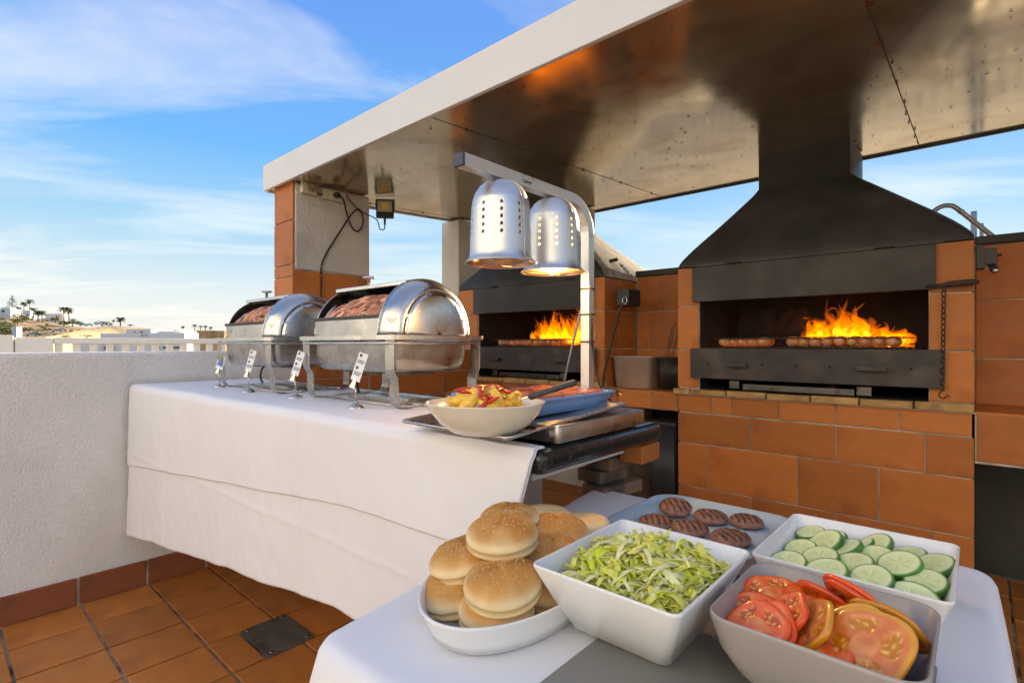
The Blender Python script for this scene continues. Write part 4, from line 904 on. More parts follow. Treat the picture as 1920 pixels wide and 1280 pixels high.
hb = MB(); hb.tube([(-2.13, 3.52, 2.02), (-2.085, 3.56, 2.035)], .014, 10); single(hb, 'hood_peg', 'rustiron', 'stubby brown peg sticking out of the pale flank of the far hood', 'peg', (-2.1, 3.54, 2.02))
# steel pan in the niche with leaning skewers
sp = thing('steel_pan', 'deep rectangular stainless steel pan standing on the tiled ledge', 'pan', (-1.93, 3.58, 1.053))
mb = MB(); lv = [(1.054, .135, .075, .03), (1.058, .142, .082, .035), (1.28, .162, .100, .035), (1.285, .176, .114, .03), (1.288, .176, .114, .03), (1.286, .160, .098, .035), (1.09, .140, .080, .035)]
mb.loft([rrect(a, b, r_, z, (-1.925, 3.575)) for z, a, b, r_ in lv]); mb.build('pan_body', 'steel_pan', sp)
bx = thing('black_tub', 'black tub pushed behind the steel pan on the ledge', 'tub', (-1.66, 3.66, 1.053))
mb = MB(); mb.loft([rrect(a, b, .02, z, (-1.645, 3.66)) for z, a, b in ((1.054, .085, .10), (1.275, .10, .12))]); mb.build('tub_body', 'plastic_black', bx)
mb = MB(); mb.loft([rrect(a, b, .02, z, (-1.645, 3.66)) for z, a, b in ((1.2755, .104, .124), (1.285, .104, .124))]); mb.build('rim', 'plastic_black', bx)
sk = MB()
for k in range(5):
    x = -1.70 + .012 * k; sk.tube([(x, 3.47 + .004 * k, 1.055), (x + .085 + .004 * k, 3.50, 1.50 + .02 * (k % 3))], .003, 6)
single(sk, 'skewers', 'rustiron', 'bundle of thin dark skewers leaning against the near grill pier', 'skewers', (-1.68, 3.48, 1.054))

# sausages in wire baskets over the flames
M['sausage'] = mat('grilled_sausage', (.62, .25, .11), .38, var=.25, vscale=22, objvar=.2, col2=(.33, .10, .04), c2scale=18, c2lo=.52, c2hi=.7, coat=.25)
M['foil'] = mat('foil', (.8, .78, .74), .3, metal=.9)
def sausage_basket(lab, x0, x1, y0, y1, z, n, slab, sgrp, seed):
    r = random.Random(seed)
    b = thing('grill_basket', lab, 'grill basket', ((x0 + x1) / 2, (y0 + y1) / 2, z))
    mb = MB()
    for zz in (z + .002, z + .055):
        mb.tube([(x0, y0, zz), (x1, y0, zz), (x1, y1, zz), (x0, y1, zz)], .0032, 6, closed=True)
        k = 0
        while x0 + .030 * k < x1:
            x = x0 + .030 * k; mb.tube([(x, y0, zz), (x, y0 + .01, zz + (.004 if zz > z + .01 else 0)), (x, (y0 + y1) / 2, zz + (.010 if zz > z + .01 else 0)), (x, y1, zz)], .0020, 5); k += 1
    mb.build('wires', 'iron', b)
    mb = MB(); mb.tube([(x1, y0 + .05, z + .02), (x1 + .02, y0 + .03, z + .022)], .004, 6); mb.build('latch', 'iron', b)
    s0 = None
    for k in range(n):
        row = k % 2; x = x0 + .04 + (x1 - x0 - .08) * ((k // 2) + .5) / ((n + 1) // 2); y = y0 + .035 + .10 * row + r.uniform(-.006, .006)
        L_ = .036
        if s0 is None:
            mb = MB(); mb.tube([(t * L_, .006 * (1 - t * t), .0275) for t in (-1, -.95, -.8, -.5, 0, .5, .8, .95, 1)], [.006, .018, .0245, .0275, .0285, .0275, .0245, .018, .006], 12)
            s0 = mb.build('sausage', 'sausage', None, off=(0, 0, 0)); o = s0
        else: o = s0.copy(); COL.objects.link(o)
        o.location = (x, y, z + .005 + r.uniform(0, .004)); o.rotation_euler = (0, r.uniform(-.08, .08), r.uniform(.55, 1.25)); q_ = r.uniform(.8, 1.08); o.scale = (1, q_, q_)
        tag(o, slab, 'sausage', sgrp)
sausage_basket('flat wire grill basket of sausages at the cooler end of the near grill', -1.31, -.93, 3.46, 3.70, 1.360, 10, 'browned sausage in the basket at the cooler end of the near grill', 'sausages in the cooler basket', 1)
sausage_basket('long wire grill basket of sausages under the flames of the near grill', -.90, -.27, 3.45, 3.70, 1.360, 18, 'browned sausage in the long basket under the flames', 'sausages in the long basket', 2)
sausage_basket('wire grill basket of sausages on the far grill behind the heat lamps', -3.30, -2.55, 3.46, 3.70, 1.362, 20, 'browned sausage in the basket of the far grill', 'sausages on the far grill', 3)

# flames: tongues of glowing gas, orange sheath with yellow core
def fire(name, lab, x0, x1, y0, y1, z, prof, n, seed, lt):
    r = random.Random(seed); f = thing(name, lab, 'fire', ((x0 + x1) / 2, (y0 + y1) / 2, z))
    for part, mname, cnt, rs, hs_ in (('flame', 'flame_o', n, 1.0, 1.0), ('flame_core', 'flame_y', n, .52, .62)):
        mb = MB()
        for k in range(cnt):
            u = r.random(); x = x0 + (x1 - x0) * u; y = r.uniform(y0, y1); h = prof(u) * r.uniform(.45, 1.05) * hs_; K = 9
            lean = r.uniform(-.35, .15); ph = r.uniform(0, 6); am = r.uniform(.008, .022); rad = r.uniform(.018, .058) * rs; zz = z + r.uniform(-.01, .03)
            pts = []; rr = []
            for i in range(K):
                t = i / (K - 1); sw = am * math.sin(ph + t * 5.5) * (.4 + t) * 1.3
                pts.append((x + lean * h * t * t + sw, y + am * .7 * math.cos(ph * 1.7 + t * 4.5), zz + h * t))
                rr.append(max(.0008, rad * (math.sin(math.pi * min(1, .10 + .9 * (t ** .75))) * (1 - .35 * t) + .02) * (1 + .35 * math.sin(ph * 3 + t * 9))))
            mb.tube(pts, rr, 10, flat=r.uniform(.35, .7), up=(math.cos(ph), math.sin(ph), 0))
        for k in range(cnt // 3):                               # detached licks
            u = r.random(); x = x0 + (x1 - x0) * u; y = r.uniform(y0, y1); h = prof(u); zz = z + h * r.uniform(.55, 1.0) * hs_; L_ = r.uniform(.02, .05); a = r.uniform(-.9, .9); ph = r.uniform(0, 6)
            mb.tube([(x + L_ * t * math.cos(a), y + .006 * math.sin(ph + 4 * t), zz + L_ * t * math.sin(a) + .010 * math.sin(ph + t * 3)) for t in (-1, -.6, -.2, .2, .6, 1)], [.0006, .006 * rs, .009 * rs, .008 * rs, .005 * rs, .0006], 8, flat=.6)
        o = mb.build(part, mname, f)
    if lt:
        ld = bpy.data.lights.new('fire_light', 'POINT'); ld.energy = lt; ld.color = (1, .42, .12); ld.shadow_soft_size = .09; lo = bpy.data.objects.new('fire_light', ld); COL.objects.link(lo); lo.parent = f; lo.location = (0, .05, .12)
fire('grill_fire', 'orange flames leaping over the sausages of the near grill', -.82, -.30, 3.60, 3.80, 1.375, lambda u: .07 + .20 * math.exp(-((u - .42) / .30) ** 2) + .05 * math.exp(-((u - .05) / .08) ** 2), 70, 4, 0)
fire('grill_fire', 'orange flames filling the end of the far grill behind the heat lamps', -2.98, -2.30, 3.60, 3.82, 1.375, lambda u: .25 + .10 * u, 95, 8, 0)

# thin smoke drifting off the cooler basket
M['smoke'] = bpy.data.materials.new('smoke'); M['smoke'].use_nodes = True; nt = M['smoke'].node_tree; nt.nodes.clear()
_o = nt.nodes.new('ShaderNodeOutputMaterial'); _v = nt.nodes.new('ShaderNodeVolumePrincipled'); _v.inputs['Color'].default_value = (.75, .72, .70, 1); _v.inputs['Density'].default_value = .8; nt.links.new(_v.outputs[0], _o.inputs['Volume'])
mb = MB(); r = random.Random(14)
for k in range(5):
    x = -1.16 + .075 * k; y = 3.56 + r.uniform(-.03, .05); ph = r.uniform(0, 6)
    mb.tube([(x + .05 * t + .022 * math.sin(ph + 5 * t), y + .02 * math.cos(ph + 4 * t), 1.415 + .20 * t) for t in [q / 8 for q in range(9)]], [.004, .03, .05, .062, .055, .066, .055, .035, .003], 12, flat=.8)
o = single(mb, 'smoke', 'smoke', 'thin grey smoke curling above the cooler sausages in the near grill', 'smoke', (-1.0, 3.58, 1.41)); o['kind'] = 'stuff'

# ================================================================== FRONT TABLE
TZ = .95
ft = thing('serving_table', 'small serving table under a white cloth beside the stone counter', 'table', (-.4, .85, .011))
mb = MB(); mb.prism([(-.835, 1.325), (.0, 1.325), (.02, .40), (-.72, .40)], TZ - .03, TZ - .006); mb.build('table_top', 'whitepaint', ft, bevel=.01)
for x, y in ((-.79, 1.28), (-.04, 1.28), (-.02, .45), (-.68, .45)):
    mb = MB(); mb.tube([(x, y, .012), (x, y, TZ - .03)], .018, 12); mb.build('leg', 'steel_worn', ft)
def quad_round(cs, r, n=8, per=22):
    pts = []
    for i in range(4):
        p0, p1, p2 = Vector(cs[i - 1]), Vector(cs[i]), Vector(cs[(i + 1) % 4]); d0 = (p0 - p1).normalized(); d1 = (p2 - p1).normalized()
        a = p1 + d0 * r; b = p1 + d1 * r
        for k in range(n + 1):
            t = k / n; pts.append((1 - t) ** 2 * a + 2 * t * (1 - t) * p1 + t * t * b)
        nx = Vector(cs[(i + 2) % 4]); q = p2 + (p1 - p2).normalized() * r
        for k in range(1, per): pts.append(b + (q - b) * k / per)
    return pts
cs = [(-.858, 1.345), (.014, 1.345), (.045, .385), (-.722, .385)][::-1]
ol = quad_round(cs, .035); cen = Vector((-.385, .87)); rings = []
NL = len(ol)
for s_ in (.02, .2, .4, .6, .75, .86, .93, .97): rings.append([((cen + (p - cen) * s_).x, (cen + (p - cen) * s_).y, TZ - .0005 + .0006 * noise.noise(Vector((p.x * 9 * s_, p.y * 9 * s_, 1)))) for p in ol])
per_ = [0]
for i in range(NL): per_.append(per_[-1] + (ol[(i + 1) % NL] - ol[i]).length)
for off, dz in ((-.004, -.002), (.004, -.007), (.010, -.018), (.013, -.04), (.018, -.08), (.024, -.14), (.03, -.21), (.036, -.29), (.042, -.37), (.047, -.45)):
    ring = []
    for i, p in enumerate(ol):
        tn = (ol[(i + 1) % NL] - ol[i - 1]).normalized(); nn = Vector((tn.y, -tn.x)); dep = min(1, -dz / .25); s = per_[i]
        if (p + nn - cen).length < (p - nn - cen).length: nn = -nn
        cor = max(0, 1 - min((p - Vector(c)).length for c in cs) / .16)
        w = .012 * dep * math.sin(s * 17 + 1.3 * math.sin(s * 5)) + .010 * dep * noise.noise(Vector((s * 7, dz * 2, 3))) + .030 * cor * dep
        q = p + nn * (off + w); ring.append((q.x, q.y, TZ + dz + .012 * noise.noise(Vector((s * 4, 0, 9))) * dep))
    rings.append(ring)
mb = MB(); mb.loft(rings, cap0=True, cap1=False)
o = mb.build('table_cover', 'cloth', None, solid=.0014, off=(-.4, .85, .5)); o.location = (-.4, .85, .5); tag(o, 'white cloth draped over the small serving table with the burger fillings', 'tablecloth')
# grey board under the bowls
mb = MB(); mb.loft([rrect(.185, .26, .012, z, (-.225, .632)) for z in (TZ + .0035, TZ + .0075)])
single(mb, 'slate_board', 'board', 'flat dark grey board lying on the cloth under the lettuce and tomato bowls', 'board', (-.225, .632, TZ + .0035), bevel=.0015)
BT = TZ + .008
def bowl(name, lab, levels, inner, m):
    o = thing(name, lab, 'bowl', (levels[0][3], levels[0][4], levels[0][0])); mb = MB()
    mb.loft([rrect(a, b, rr, z, (cx_, cy_)) for z, a, b, cx_, cy_, rr in levels] + [rrect(a, b, rr, z, (cx_, cy_)) for z, a, b, cx_, cy_, rr in inner]); mb.build('bowl_body', m, o); return o
c1 = (-.364, .697)
bowl('square_bowl', 'square white porcelain bowl of shredded lettuce with flared straight sides',
     [(BT, .070, .056, -.377, .700, .012), (BT + .004, .077, .063, -.377, .700, .014), (BT + .055, .094, .096, -.371, .698, .012), (BT + .108, .110, .128, *c1, .012), (BT + .111, .110, .128, *c1, .012)],
     [(BT + .1125, .1085, .1265, *c1, .011), (BT + .111, .106, .124, *c1, .010), (BT + .06, .091, .094, -.370, .698, .012), (BT + .015, .074, .062, -.377, .70, .02)], 'porcelain')
c2 = (-.140, .722)
bowl('square_bowl', 'square taupe grey stoneware bowl of tomato slices with bulging sides',
     [(BT, .055, .052, *c2, .03), (BT + .004, .064, .061, *c2, .034), (BT + .03, .086, .083, *c2, .036), (BT + .06, .100, .097, *c2, .034), (BT + .095, .107, .104, *c2, .03), (BT + .100, .107, .104, *c2, .03)],
     [(BT + .1015, .1055, .1025, *c2, .029), (BT + .100, .1035, .1005, *c2, .028), (BT + .06, .096, .093, *c2, .034), (BT + .03, .08, .077, *c2, .036), (BT + .012, .058, .055, *c2, .034)], 'greybowl')
c3 = (-.149, 1.020); CT = TZ + .0005
bowl('rectangular_bowl', 'white porcelain dish of cucumber slices at the table edge facing the near grill',
     [(CT, .088, .085, *c3, .012), (CT + .004, .095, .093, *c3, .014), (CT + .05, .112, .115, *c3, .014), (CT + .089, .1265, .135, *c3, .014), (CT + .092, .1265, .135, *c3, .014)],
     [(CT + .0935, .125, .1335, *c3, .013), (CT + .092, .1225, .131, *c3, .012), (CT + .05, .107, .110, *c3, .014), (CT + .012, .092, .090, *c3, .02)], 'porcelain')
# pale blue plate with six patties
c4 = (-.480, 1.190)
plt_ = thing('blue_plate', 'pale blue rounded square plate with six grilled patties', 'plate', (c4[0], c4[1], CT))
mb = MB(); mb.loft([rrect(a, b, rr, z, c4) for z, a, b, rr in ((CT, .115, .115, .04), (CT + .004, .13, .13, .05), (CT + .013, .158, .154, .055), (CT + .020, .170, .164, .06), (CT + .0225, .1715, .1655, .06), (CT + .0225, .169, .163, .06), (CT + .016, .152, .148, .055), (CT + .009, .135, .132, .05))]); mb.build('plate_body', 'blueplate', plt_)
M['patty'] = mat('grilled_patty', (.15, .06, .04), .5, attr='Col', var=.3, vscale=90, bump=.8, bscale=260, bdist=.003, coat=.1)
r = random.Random(12)
p_xy = [(-.556, 1.226, .020), (-.553, 1.118, .018), (-.478, 1.130, .019), (-.474, 1.238, .018), (-.400, 1.262, .018), (-.391, 1.132, .018)]
labs = ['grilled patty at the rear corner of the blue plate, overlapping its neighbour', 'grilled patty half hidden behind the lettuce bowl rim on the blue plate', 'grilled patty in the middle of the blue plate by the lettuce bowl', 'grilled patty in the middle of the rear row on the blue plate', 'grilled patty in the rear row of the blue plate next to the cucumber dish', 'grilled patty in the front row of the blue plate beside the grey blade']
for (x, y, dz), lab in zip(p_xy, labs):
    mb = MB(); vs = []; cols = []; NA, NR = 72, 9; ang0 = R(41.75) + R(r.uniform(-12, 12)); sd0 = r.uniform(0, 90)
    prof = [(.0, .0215), (.004, .0215), (.008, .0215), (.012, .0215), (.016, .0214), (.020, .0213), (.024, .021), (.028, .0205), (.031, .0195), (.034, .018), (.0385, .013), (.0395, .009), (.037, .004), (.030, .001), (0, 0)]
    for rr, zz in prof:
        for k in range(NA):
            a = 2 * math.pi * k / NA; px_, py_ = rr * math.cos(a), rr * math.sin(a); q = 1 + .07 * noise.noise(Vector((math.cos(a) * 1.6, math.sin(a) * 1.6, sd0)))
            px_ *= q; py_ *= q; st = math.sin((px_ * math.cos(ang0) + py_ * math.sin(ang0)) * 2 * math.pi / .0135)
            top = zz > .0175; gr = top and st + 1.2 * noise.noise(Vector((px_ * 70, py_ * 70, sd0 + 3))) > .3; z2 = zz + .0016 * noise.noise(Vector((px_ * 130, py_ * 130, sd0))) - (.0014 if gr else 0)
            vs.append((px_, py_, z2)); c_ = (.055, .028, .020) if gr else (.25, .115, .078) if top else (.30, .14, .10); cols.append(c_)
    n = NA; fs = [(i * n + k, (i + 1) * n + k, (i + 1) * n + (k + 1) % n, i * n + (k + 1) % n) for i in range(len(prof) - 1) for k in range(n)]
    mb.add(vs, fs, 0, True, cols); o = mb.build('patty', 'patty', None, off=(0, 0, 0)); o.location = (x, y, CT + dz - .009 + .001); s = 1.0 + r.uniform(-.06, .06); o.scale = (s, s, 1.05)
    if lab.startswith('grilled patty at the rear corner'): o.rotation_euler = (R(9), R(4), 0); o.location.z += .008
    tag(o, lab, 'patty', 'grilled patties on the blue plate')
# grey blade between plate and cucumber dish
bl = thing('serving_knife', 'long grey blade leaning between the blue plate and the cucumber dish', 'knife', (-.295, 1.05, CT))
mb = MB(); mb.add([(-.318, .905, CT + .030), (-.292, .900, CT + .048), (-.288, 1.185, CT + .052), (-.312, 1.18, CT + .034), (-.316, .905, CT + .0285), (-.290, .900, CT + .0465), (-.286, 1.185, CT + .0505), (-.310, 1.18, CT + .0325)],
                  [(0, 1, 2, 3), (7, 6, 5, 4), (0, 4, 5, 1), (1, 5, 6, 2), (2, 6, 7, 3), (3, 7, 4, 0)]); mb.build('blade', 'blade', bl)
mb = MB(); mb.tube([(-.302, .905, CT + .040), (-.303, .86, CT + .034), (-.305, .83, CT + .026)], [.008, .009, .008], 8, flat=.6); mb.build('handle', 'plastic_black', bl)

# ---- shredded lettuce
M['lettuce'] = mat('iceberg_lettuce', (.5, .6, .2), .6, attr='Col', var=.08, vscale=30, spec=.15)
nt = M['lettuce'].node_tree; _b = nt.nodes['Principled BSDF']; _t = nt.nodes.new('ShaderNodeBsdfTranslucent'); _x = nt.nodes.new('ShaderNodeMixShader'); _x.inputs[0].default_value = .25
nt.links.new(_b.inputs['Base Color'].links[0].from_socket, _t.inputs['Color']); nt.links.new(_b.outputs[0], _x.inputs[1]); nt.links.new(_t.outputs[0], _x.inputs[2]); nt.links.new(_x.outputs[0], nt.nodes['Material Output'].inputs['Surface'])
r = random.Random(33); mb = MB()
def lext(z):
    t = min(1, max(0, (z - BT - .015) / .093)); return (.068 + .034 * t, .056 + .064 * t)
def lz(x, y):
    u = (x - c1[0]) / .1; v = (y - c1[1]) / .115
    return BT + .080 + .036 * max(0, 1 - .8 * u * u - .85 * v * v) + .010 * noise.noise(Vector((x * 28, y * 28, 1)))
def core(u, v):
    x = c1[0] + (u - .5) * .156; y = c1[1] + (v - .5) * .170; return (x, y, lz(x, y) - .005)
mb.grid(core, 12, 12, col=(.95, .93, .34))
for k in range(1150):
    x = c1[0] + r.uniform(-.086, .086); y = c1[1] + r.uniform(-.094, .094); z = lz(x, y) + r.uniform(-.008, .008)
    L_ = r.uniform(.012, .030); w = r.uniform(.0018, .0058); az = r.uniform(0, 6.28); el = r.gauss(0, .27); d = Vector((math.cos(az) * math.cos(el), math.sin(az) * math.cos(el), math.sin(el)))
    sdv = d.cross(Vector((r.uniform(-.6, .6), r.uniform(-.6, .6), 1))).normalized(); nn = d.cross(sdv); cv = r.uniform(-.5, .5); tw = r.uniform(-.8, .8)
    q = r.random()
    ca = Vector((.98, .97, .58)) if q < .36 else Vector((.97, .95, .25)) if q < .86 else Vector((.78, .88, .10)); cb_ = ca.lerp(Vector((.86, .91, .16)), r.uniform(.0, .6)); vs = []; cl = []
    for i in range(5):
        t = i / 2 - 1; c = Vector((x, y, z)) + d * L_ * t + nn * (cv * L_ * (1 - t * t)); s = sdv * math.cos(tw * t) + nn * math.sin(tw * t)
        ww = w * (1 - .35 * t * t) * (1 + .25 * math.sin(i * 2.3 + az)); vs += [c - s * ww, c + nn * ww * .35, c + s * ww]; cl += [tuple(ca), tuple(ca * .96), tuple(cb_)]
    for p in range(len(vs)):
        ex, ey = lext(vs[p].z); vs[p].x = min(max(vs[p].x, c1[0] - .004 - ex), c1[0] - .002 + ex); vs[p].y = min(max(vs[p].y, c1[1] - ey), c1[1] + ey)
    mb.add(vs, [(i * 3 + j, i * 3 + j + 1, i * 3 + j + 4, i * 3 + j + 3) for i in range(4) for j in range(2)], 0, True, cl)
o = mb.build('shredded_lettuce', 'lettuce', None, off=(c1[0], c1[1], BT + .02), solid=.0004); o.location = (c1[0], c1[1], BT + .02); tag(o, 'pale green shredded lettuce heaped in the square white bowl', 'lettuce', kind='stuff')

# ---- cucumber slices
M['cuke'] = mat('cucumber_flesh', (.6, .7, .4), .28, attr='Col', var=.06, vscale=50, coat=.3, sss=.25)
M['cukeskin'] = mat('cucumber_skin', (.045, .17, .025), .35, var=.3, vscale=60, objvar=.2, coat=.2)
def make_cuke(seed):
    r = random.Random(seed); NA = 36; radii = [0, .006, .010, .0135, .0165, .020, .0235, .0262, .0272]; vs = []; cl = []; th = .0052
    for sgn in (1, -1):
        for rr in radii:
            for k in range(NA):
                a = 2 * math.pi * k / NA; seed_zone = .0055 < rr < .0148 and (math.sin(a * 3 + seed) > -.25); sdd = seed_zone and math.sin(a * 21 + seed) > .2
                c = (.72, .80, .47) if rr > .018 else (.66, .76, .38) if not seed_zone else ((.80, .84, .58) if sdd else (.58, .70, .30))
                if rr > .0258: c = (.10, .30, .035)
                vs.append((rr * math.cos(a) * 1.03, rr * math.sin(a) * .98, sgn * (th - (.0008 if rr > .0268 else 0) - (.0005 if seed_zone and not sdd else 0)))); cl.append(c)
    n = NA; K = len(radii); fs = [(i * n + k, (i + 1) * n + k, (i + 1) * n + (k + 1) % n, i * n + (k + 1) % n) for i in range(K - 1) for k in range(n)]
    fs += [tuple(x + K * n for x in f[::-1]) for f in fs]
    mb = MB(); mb.add(vs, fs, 0, True, cl); o = mb.build('cucumber_slice', 'cuke', None, off=(0, 0, 0))
    mb = MB(); mb.lathe([(.0270, -.0046), (.0277, -.0034), (.0279, 0), (.0277, .0034), (.0270, .0046)], 36, sx=1.03, sy=.98); mb.build('skin', 'cukeskin', o, off=(0, 0, 0)); return o
protos = [make_cuke(s) for s in (1, 2, 3)]
used = set()
# x, y, height above dish floor, tilt towards (azimuth deg), tilt deg
cuk = [(-.236, 1.112, .066, 215, 18), (-.205, 1.120, .060, 200, 24), (-.232, 1.020, .064, 235, 22), (-.205, 1.070, .068, 215, 28), (-.172, 1.055, .070, 200, 26), (-.195, .985, .070, 230, 20), (-.236, .950, .060, 250, 14),
       (-.178, .940, .066, 240, 16), (-.150, .980, .072, 225, 20), (-.128, 1.040, .070, 235, 24), (-.134, 1.100, .072, 215, 34), (-.158, 1.105, .062, 190, 26), (-.092, 1.110, .064, 200, 12), (-.092, 1.015, .078, 235, 22), (-.120, .945, .070, 240, 18),
       (-.054, 1.068, .070, 215, 24), (-.058, .985, .070, 240, 22), (-.070, .925, .062, 260, 18), (-.108, 1.075, .058, 180, 20), (-.088, .940, .056, 230, 10), (-.150, .915, .056, 250, 12), (-.215, .905, .058, 260, 10), (-.100, .902, .054, 250, 10), (-.06, 1.125, .05, 180, 8), (-.235, 1.075, .048, 90, 6), (-.07, 1.03, .05, 30, 6), (-.20, .94, .046, 0, 5), (-.14, 1.01, .045, 0, 4), (-.11, 1.13, .046, 0, 6), (-.18, 1.13, .044, 0, 5)]
for k, (x, y, z, az, tl) in enumerate(cuk):
    o = protos[k % 3] if k < 3 else copy_tree(protos[k % 3])
    ax = Vector((-math.sin(R(az)), math.cos(R(az)), 0)); q = Quaternion(ax, R(tl + rnd.uniform(0, 9))); q = q @ Quaternion((0, 0, 1), rnd.uniform(0, 6.28))
    o.rotation_mode = 'XYZ'; o.rotation_euler = q.to_euler(); o.location = (x, y, CT + z + .006); s = rnd.uniform(.94, 1.24); o.scale = (s, s, 1)
    where = 'buried under the others in the white dish' if z < .052 else 'along the rear rim of the white dish' if y > 1.09 else 'along the rim beside the tomato bowl' if y < .95 else 'at the end next to the blue plate' if x < -.2 else 'at the end away from the blue plate' if x > -.08 else 'in the middle of the white dish'
    tag(o, 'dark rimmed cucumber slice ' + where, 'cucumber slice', 'cucumber slices in the white dish')

# ---- tomato slices
M['tomato'] = mat('tomato_flesh', (.6, .1, .04), .25, attr='Col', var=.10, vscale=40, coat=.45, sss=.2, bump=.15, bscale=60, bdist=.003)
M['tomatoskin'] = mat('tomato_skin', (.82, .085, .010), .22, var=.12, vscale=20, objvar=.15, coat=.5)
M['tomatoskin_y'] = mat('ripening_tomato_skin', (.72, .26, .018), .22, var=.12, vscale=20, coat=.5)
def make_tomato(seed, rad, yellow):
    r = random.Random(seed); NA, NR = 60, 14; vs = []; cl = []; th = .0038; nl = r.choice([3, 4, 4, 5]); ph = r.uniform(0, 6)
    base = Vector((.86, .135, .030)) if not yellow else Vector((.70, .19, .05)); wall = Vector((.85, .095, .014)) if not yellow else Vector((.74, .33, .04))
    gel = Vector((.60, .085, .010)) if not yellow else Vector((.60, .20, .012)); seedc = Vector((.80, .44, .10)); core_ = Vector((.85, .33, .11))
    for sgn in (1, -1):
        for i in range(NR + 1):
            rr = i / NR
            for k in range(NA):
                a = 2 * math.pi * k / NA; lo = 1 + .05 * math.sin(a * nl + ph) + .03 * math.sin(a * 2 + ph)
                w = abs(((a * nl / (2 * math.pi) + ph) % 1) - .5) * 2     # 1 at septa
                nz = noise.noise(Vector((math.cos(a) * rr * 3, math.sin(a) * rr * 3, seed)))
                cav = max(0, 1 - ((rr - .56) / .24) ** 2) * max(0, 1 - (w / .74) ** 4) + .25 * nz
                if cav > .38:
                    sd1 = noise.noise(Vector((math.cos(a) * rr * 9, math.sin(a) * rr * 9, seed + 5))) > .22
                    c = seedc if sd1 else gel; dz = -.0012 if sd1 else -.0026
                elif rr > .86: c = wall; dz = 0
                elif rr < .34: c = core_.lerp(base, min(1, max(0, .5 + nz))); dz = 0
                else: c = base.lerp(core_, max(0, min(1, .12 + nz * .9))); dz = 0
                if rr > .97: dz -= .0014
                vs.append((rad * rr * lo * math.cos(a), rad * rr * lo * math.sin(a) * .93, sgn * (th + dz))); cl.append(tuple(c))
    n = NA; K = NR + 1; fs = [(i * n + k, (i + 1) * n + k, (i + 1) * n + (k + 1) % n, i * n + (k + 1) % n) for i in range(K - 1) for k in range(n)]; fs += [tuple(x + K * n for x in f[::-1]) for f in fs]
    mb = MB(); mb.add(vs, fs, 0, True, cl); o = mb.build('tomato_slice', 'tomato', None, off=(0, 0, 0))
    mb = MB(); rg = []
    for q, z in ((.992, -.0026), (1.010, -.0016), (1.016, 0), (1.010, .0016), (.992, .0026)): rg.append([(rad * q * (1 + .05 * math.sin(a * nl + ph) + .03 * math.sin(a * 2 + ph)) * math.cos(a), rad * q * (1 + .05 * math.sin(a * nl + ph) + .03 * math.sin(a * 2 + ph)) * math.sin(a) * .93, z) for a in [2 * math.pi * k / NA for k in range(NA)]])
    mb.loft(rg, False, False); mb.build('skin', 'tomatoskin_y' if yellow else 'tomatoskin', o, off=(0, 0, 0)); return o
# x, y, z above bowl base, facing azimuth, tilt, radius, yellow
tom = [(-.206, .752, .088, 260, 18, .038, 0, 'red tomato slice lying flat at the lettuce side of the grey bowl'),
       (-.150, .785, .088, 70, 40, .040, 0, 'red tomato slice leaning with its skin outwards under the cucumber dish'),
       (-.118, .800, .090, 60, 52, .043, 0, 'large red tomato slice standing against the rear rim of the grey bowl'),
       (-.112, .790, .087, 60, 50, .043, 0, 'red tomato slice tucked before the one standing at the rear rim'),
       (-.158, .752, .090, 280, 14, .038, 0, 'thin red tomato slice lying across the middle of the grey bowl'),
       (-.200, .668, .080, 250, 40, .037, 0, 'red tomato slice with seeds leaning on the front rim by the lettuce bowl'),
       (-.192, .674, .079, 250, 42, .037, 0, 'red tomato slice stacked right behind the seedy one by the front rim'),
       (-.214, .708, .078, 250, 24, .036, 0, 'red tomato slice half buried at the lettuce side of the grey bowl'),
       (-.176, .705, .088, 215, 52, .034, 0, 'narrow red tomato slice tilted upright in the middle of the grey bowl'),
       (-.146, .700, .090, 205, 58, .036, 1, 'orange rimmed tomato slice tilted upright in the middle of the grey bowl'),
       (-.092, .682, .092, 245, 46, .047, 1, 'largest yellow rimmed tomato slice facing up from the front of the grey bowl'),
       (-.103, .688, .088, 245, 48, .046, 1, 'yellow rimmed tomato slice right behind the largest one'),
       (-.080, .762, .088, 75, 55, .040, 1, 'yellow tomato slice leaning against the side rim away from the lettuce'),
       (-.130, .672, .074, 240, 26, .034, 0, 'red tomato slice low down by the front rim of the grey bowl'),
       (-.135, .740, .076, 200, 30, .036, 0, 'red tomato slice buried under the others in the grey bowl'),
       (-.100, .735, .074, 120, 20, .040, 0, 'red tomato slice lying underneath the yellow ones'),
       (-.165, .72, .060, 0, 6, .040, 0, 'red tomato slice at the bottom of the grey bowl'), (-.12, .70, .058, 90, 6, .040, 0, 'red tomato slice at the bottom of the grey bowl'), (-.155, .69, .058, 200, 8, .036, 0, 'red tomato slice at the bottom of the grey bowl'), (-.13, .76, .058, 20, 8, .038, 0, 'red tomato slice at the bottom of the grey bowl')]
for k, (x, y, z, az, tl, rad, yl, lab) in enumerate(tom):
    o = make_tomato(k + 3, rad, yl); ax = Vector((-math.sin(R(az)), math.cos(R(az)), 0)); q = Quaternion(ax, R(tl)) @ Quaternion((0, 0, 1), k * 1.3)
    o.rotation_euler = q.to_euler(); o.location = (x, y, BT + z); tag(o, lab, 'tomato slice', 'tomato slices in the grey bowl')

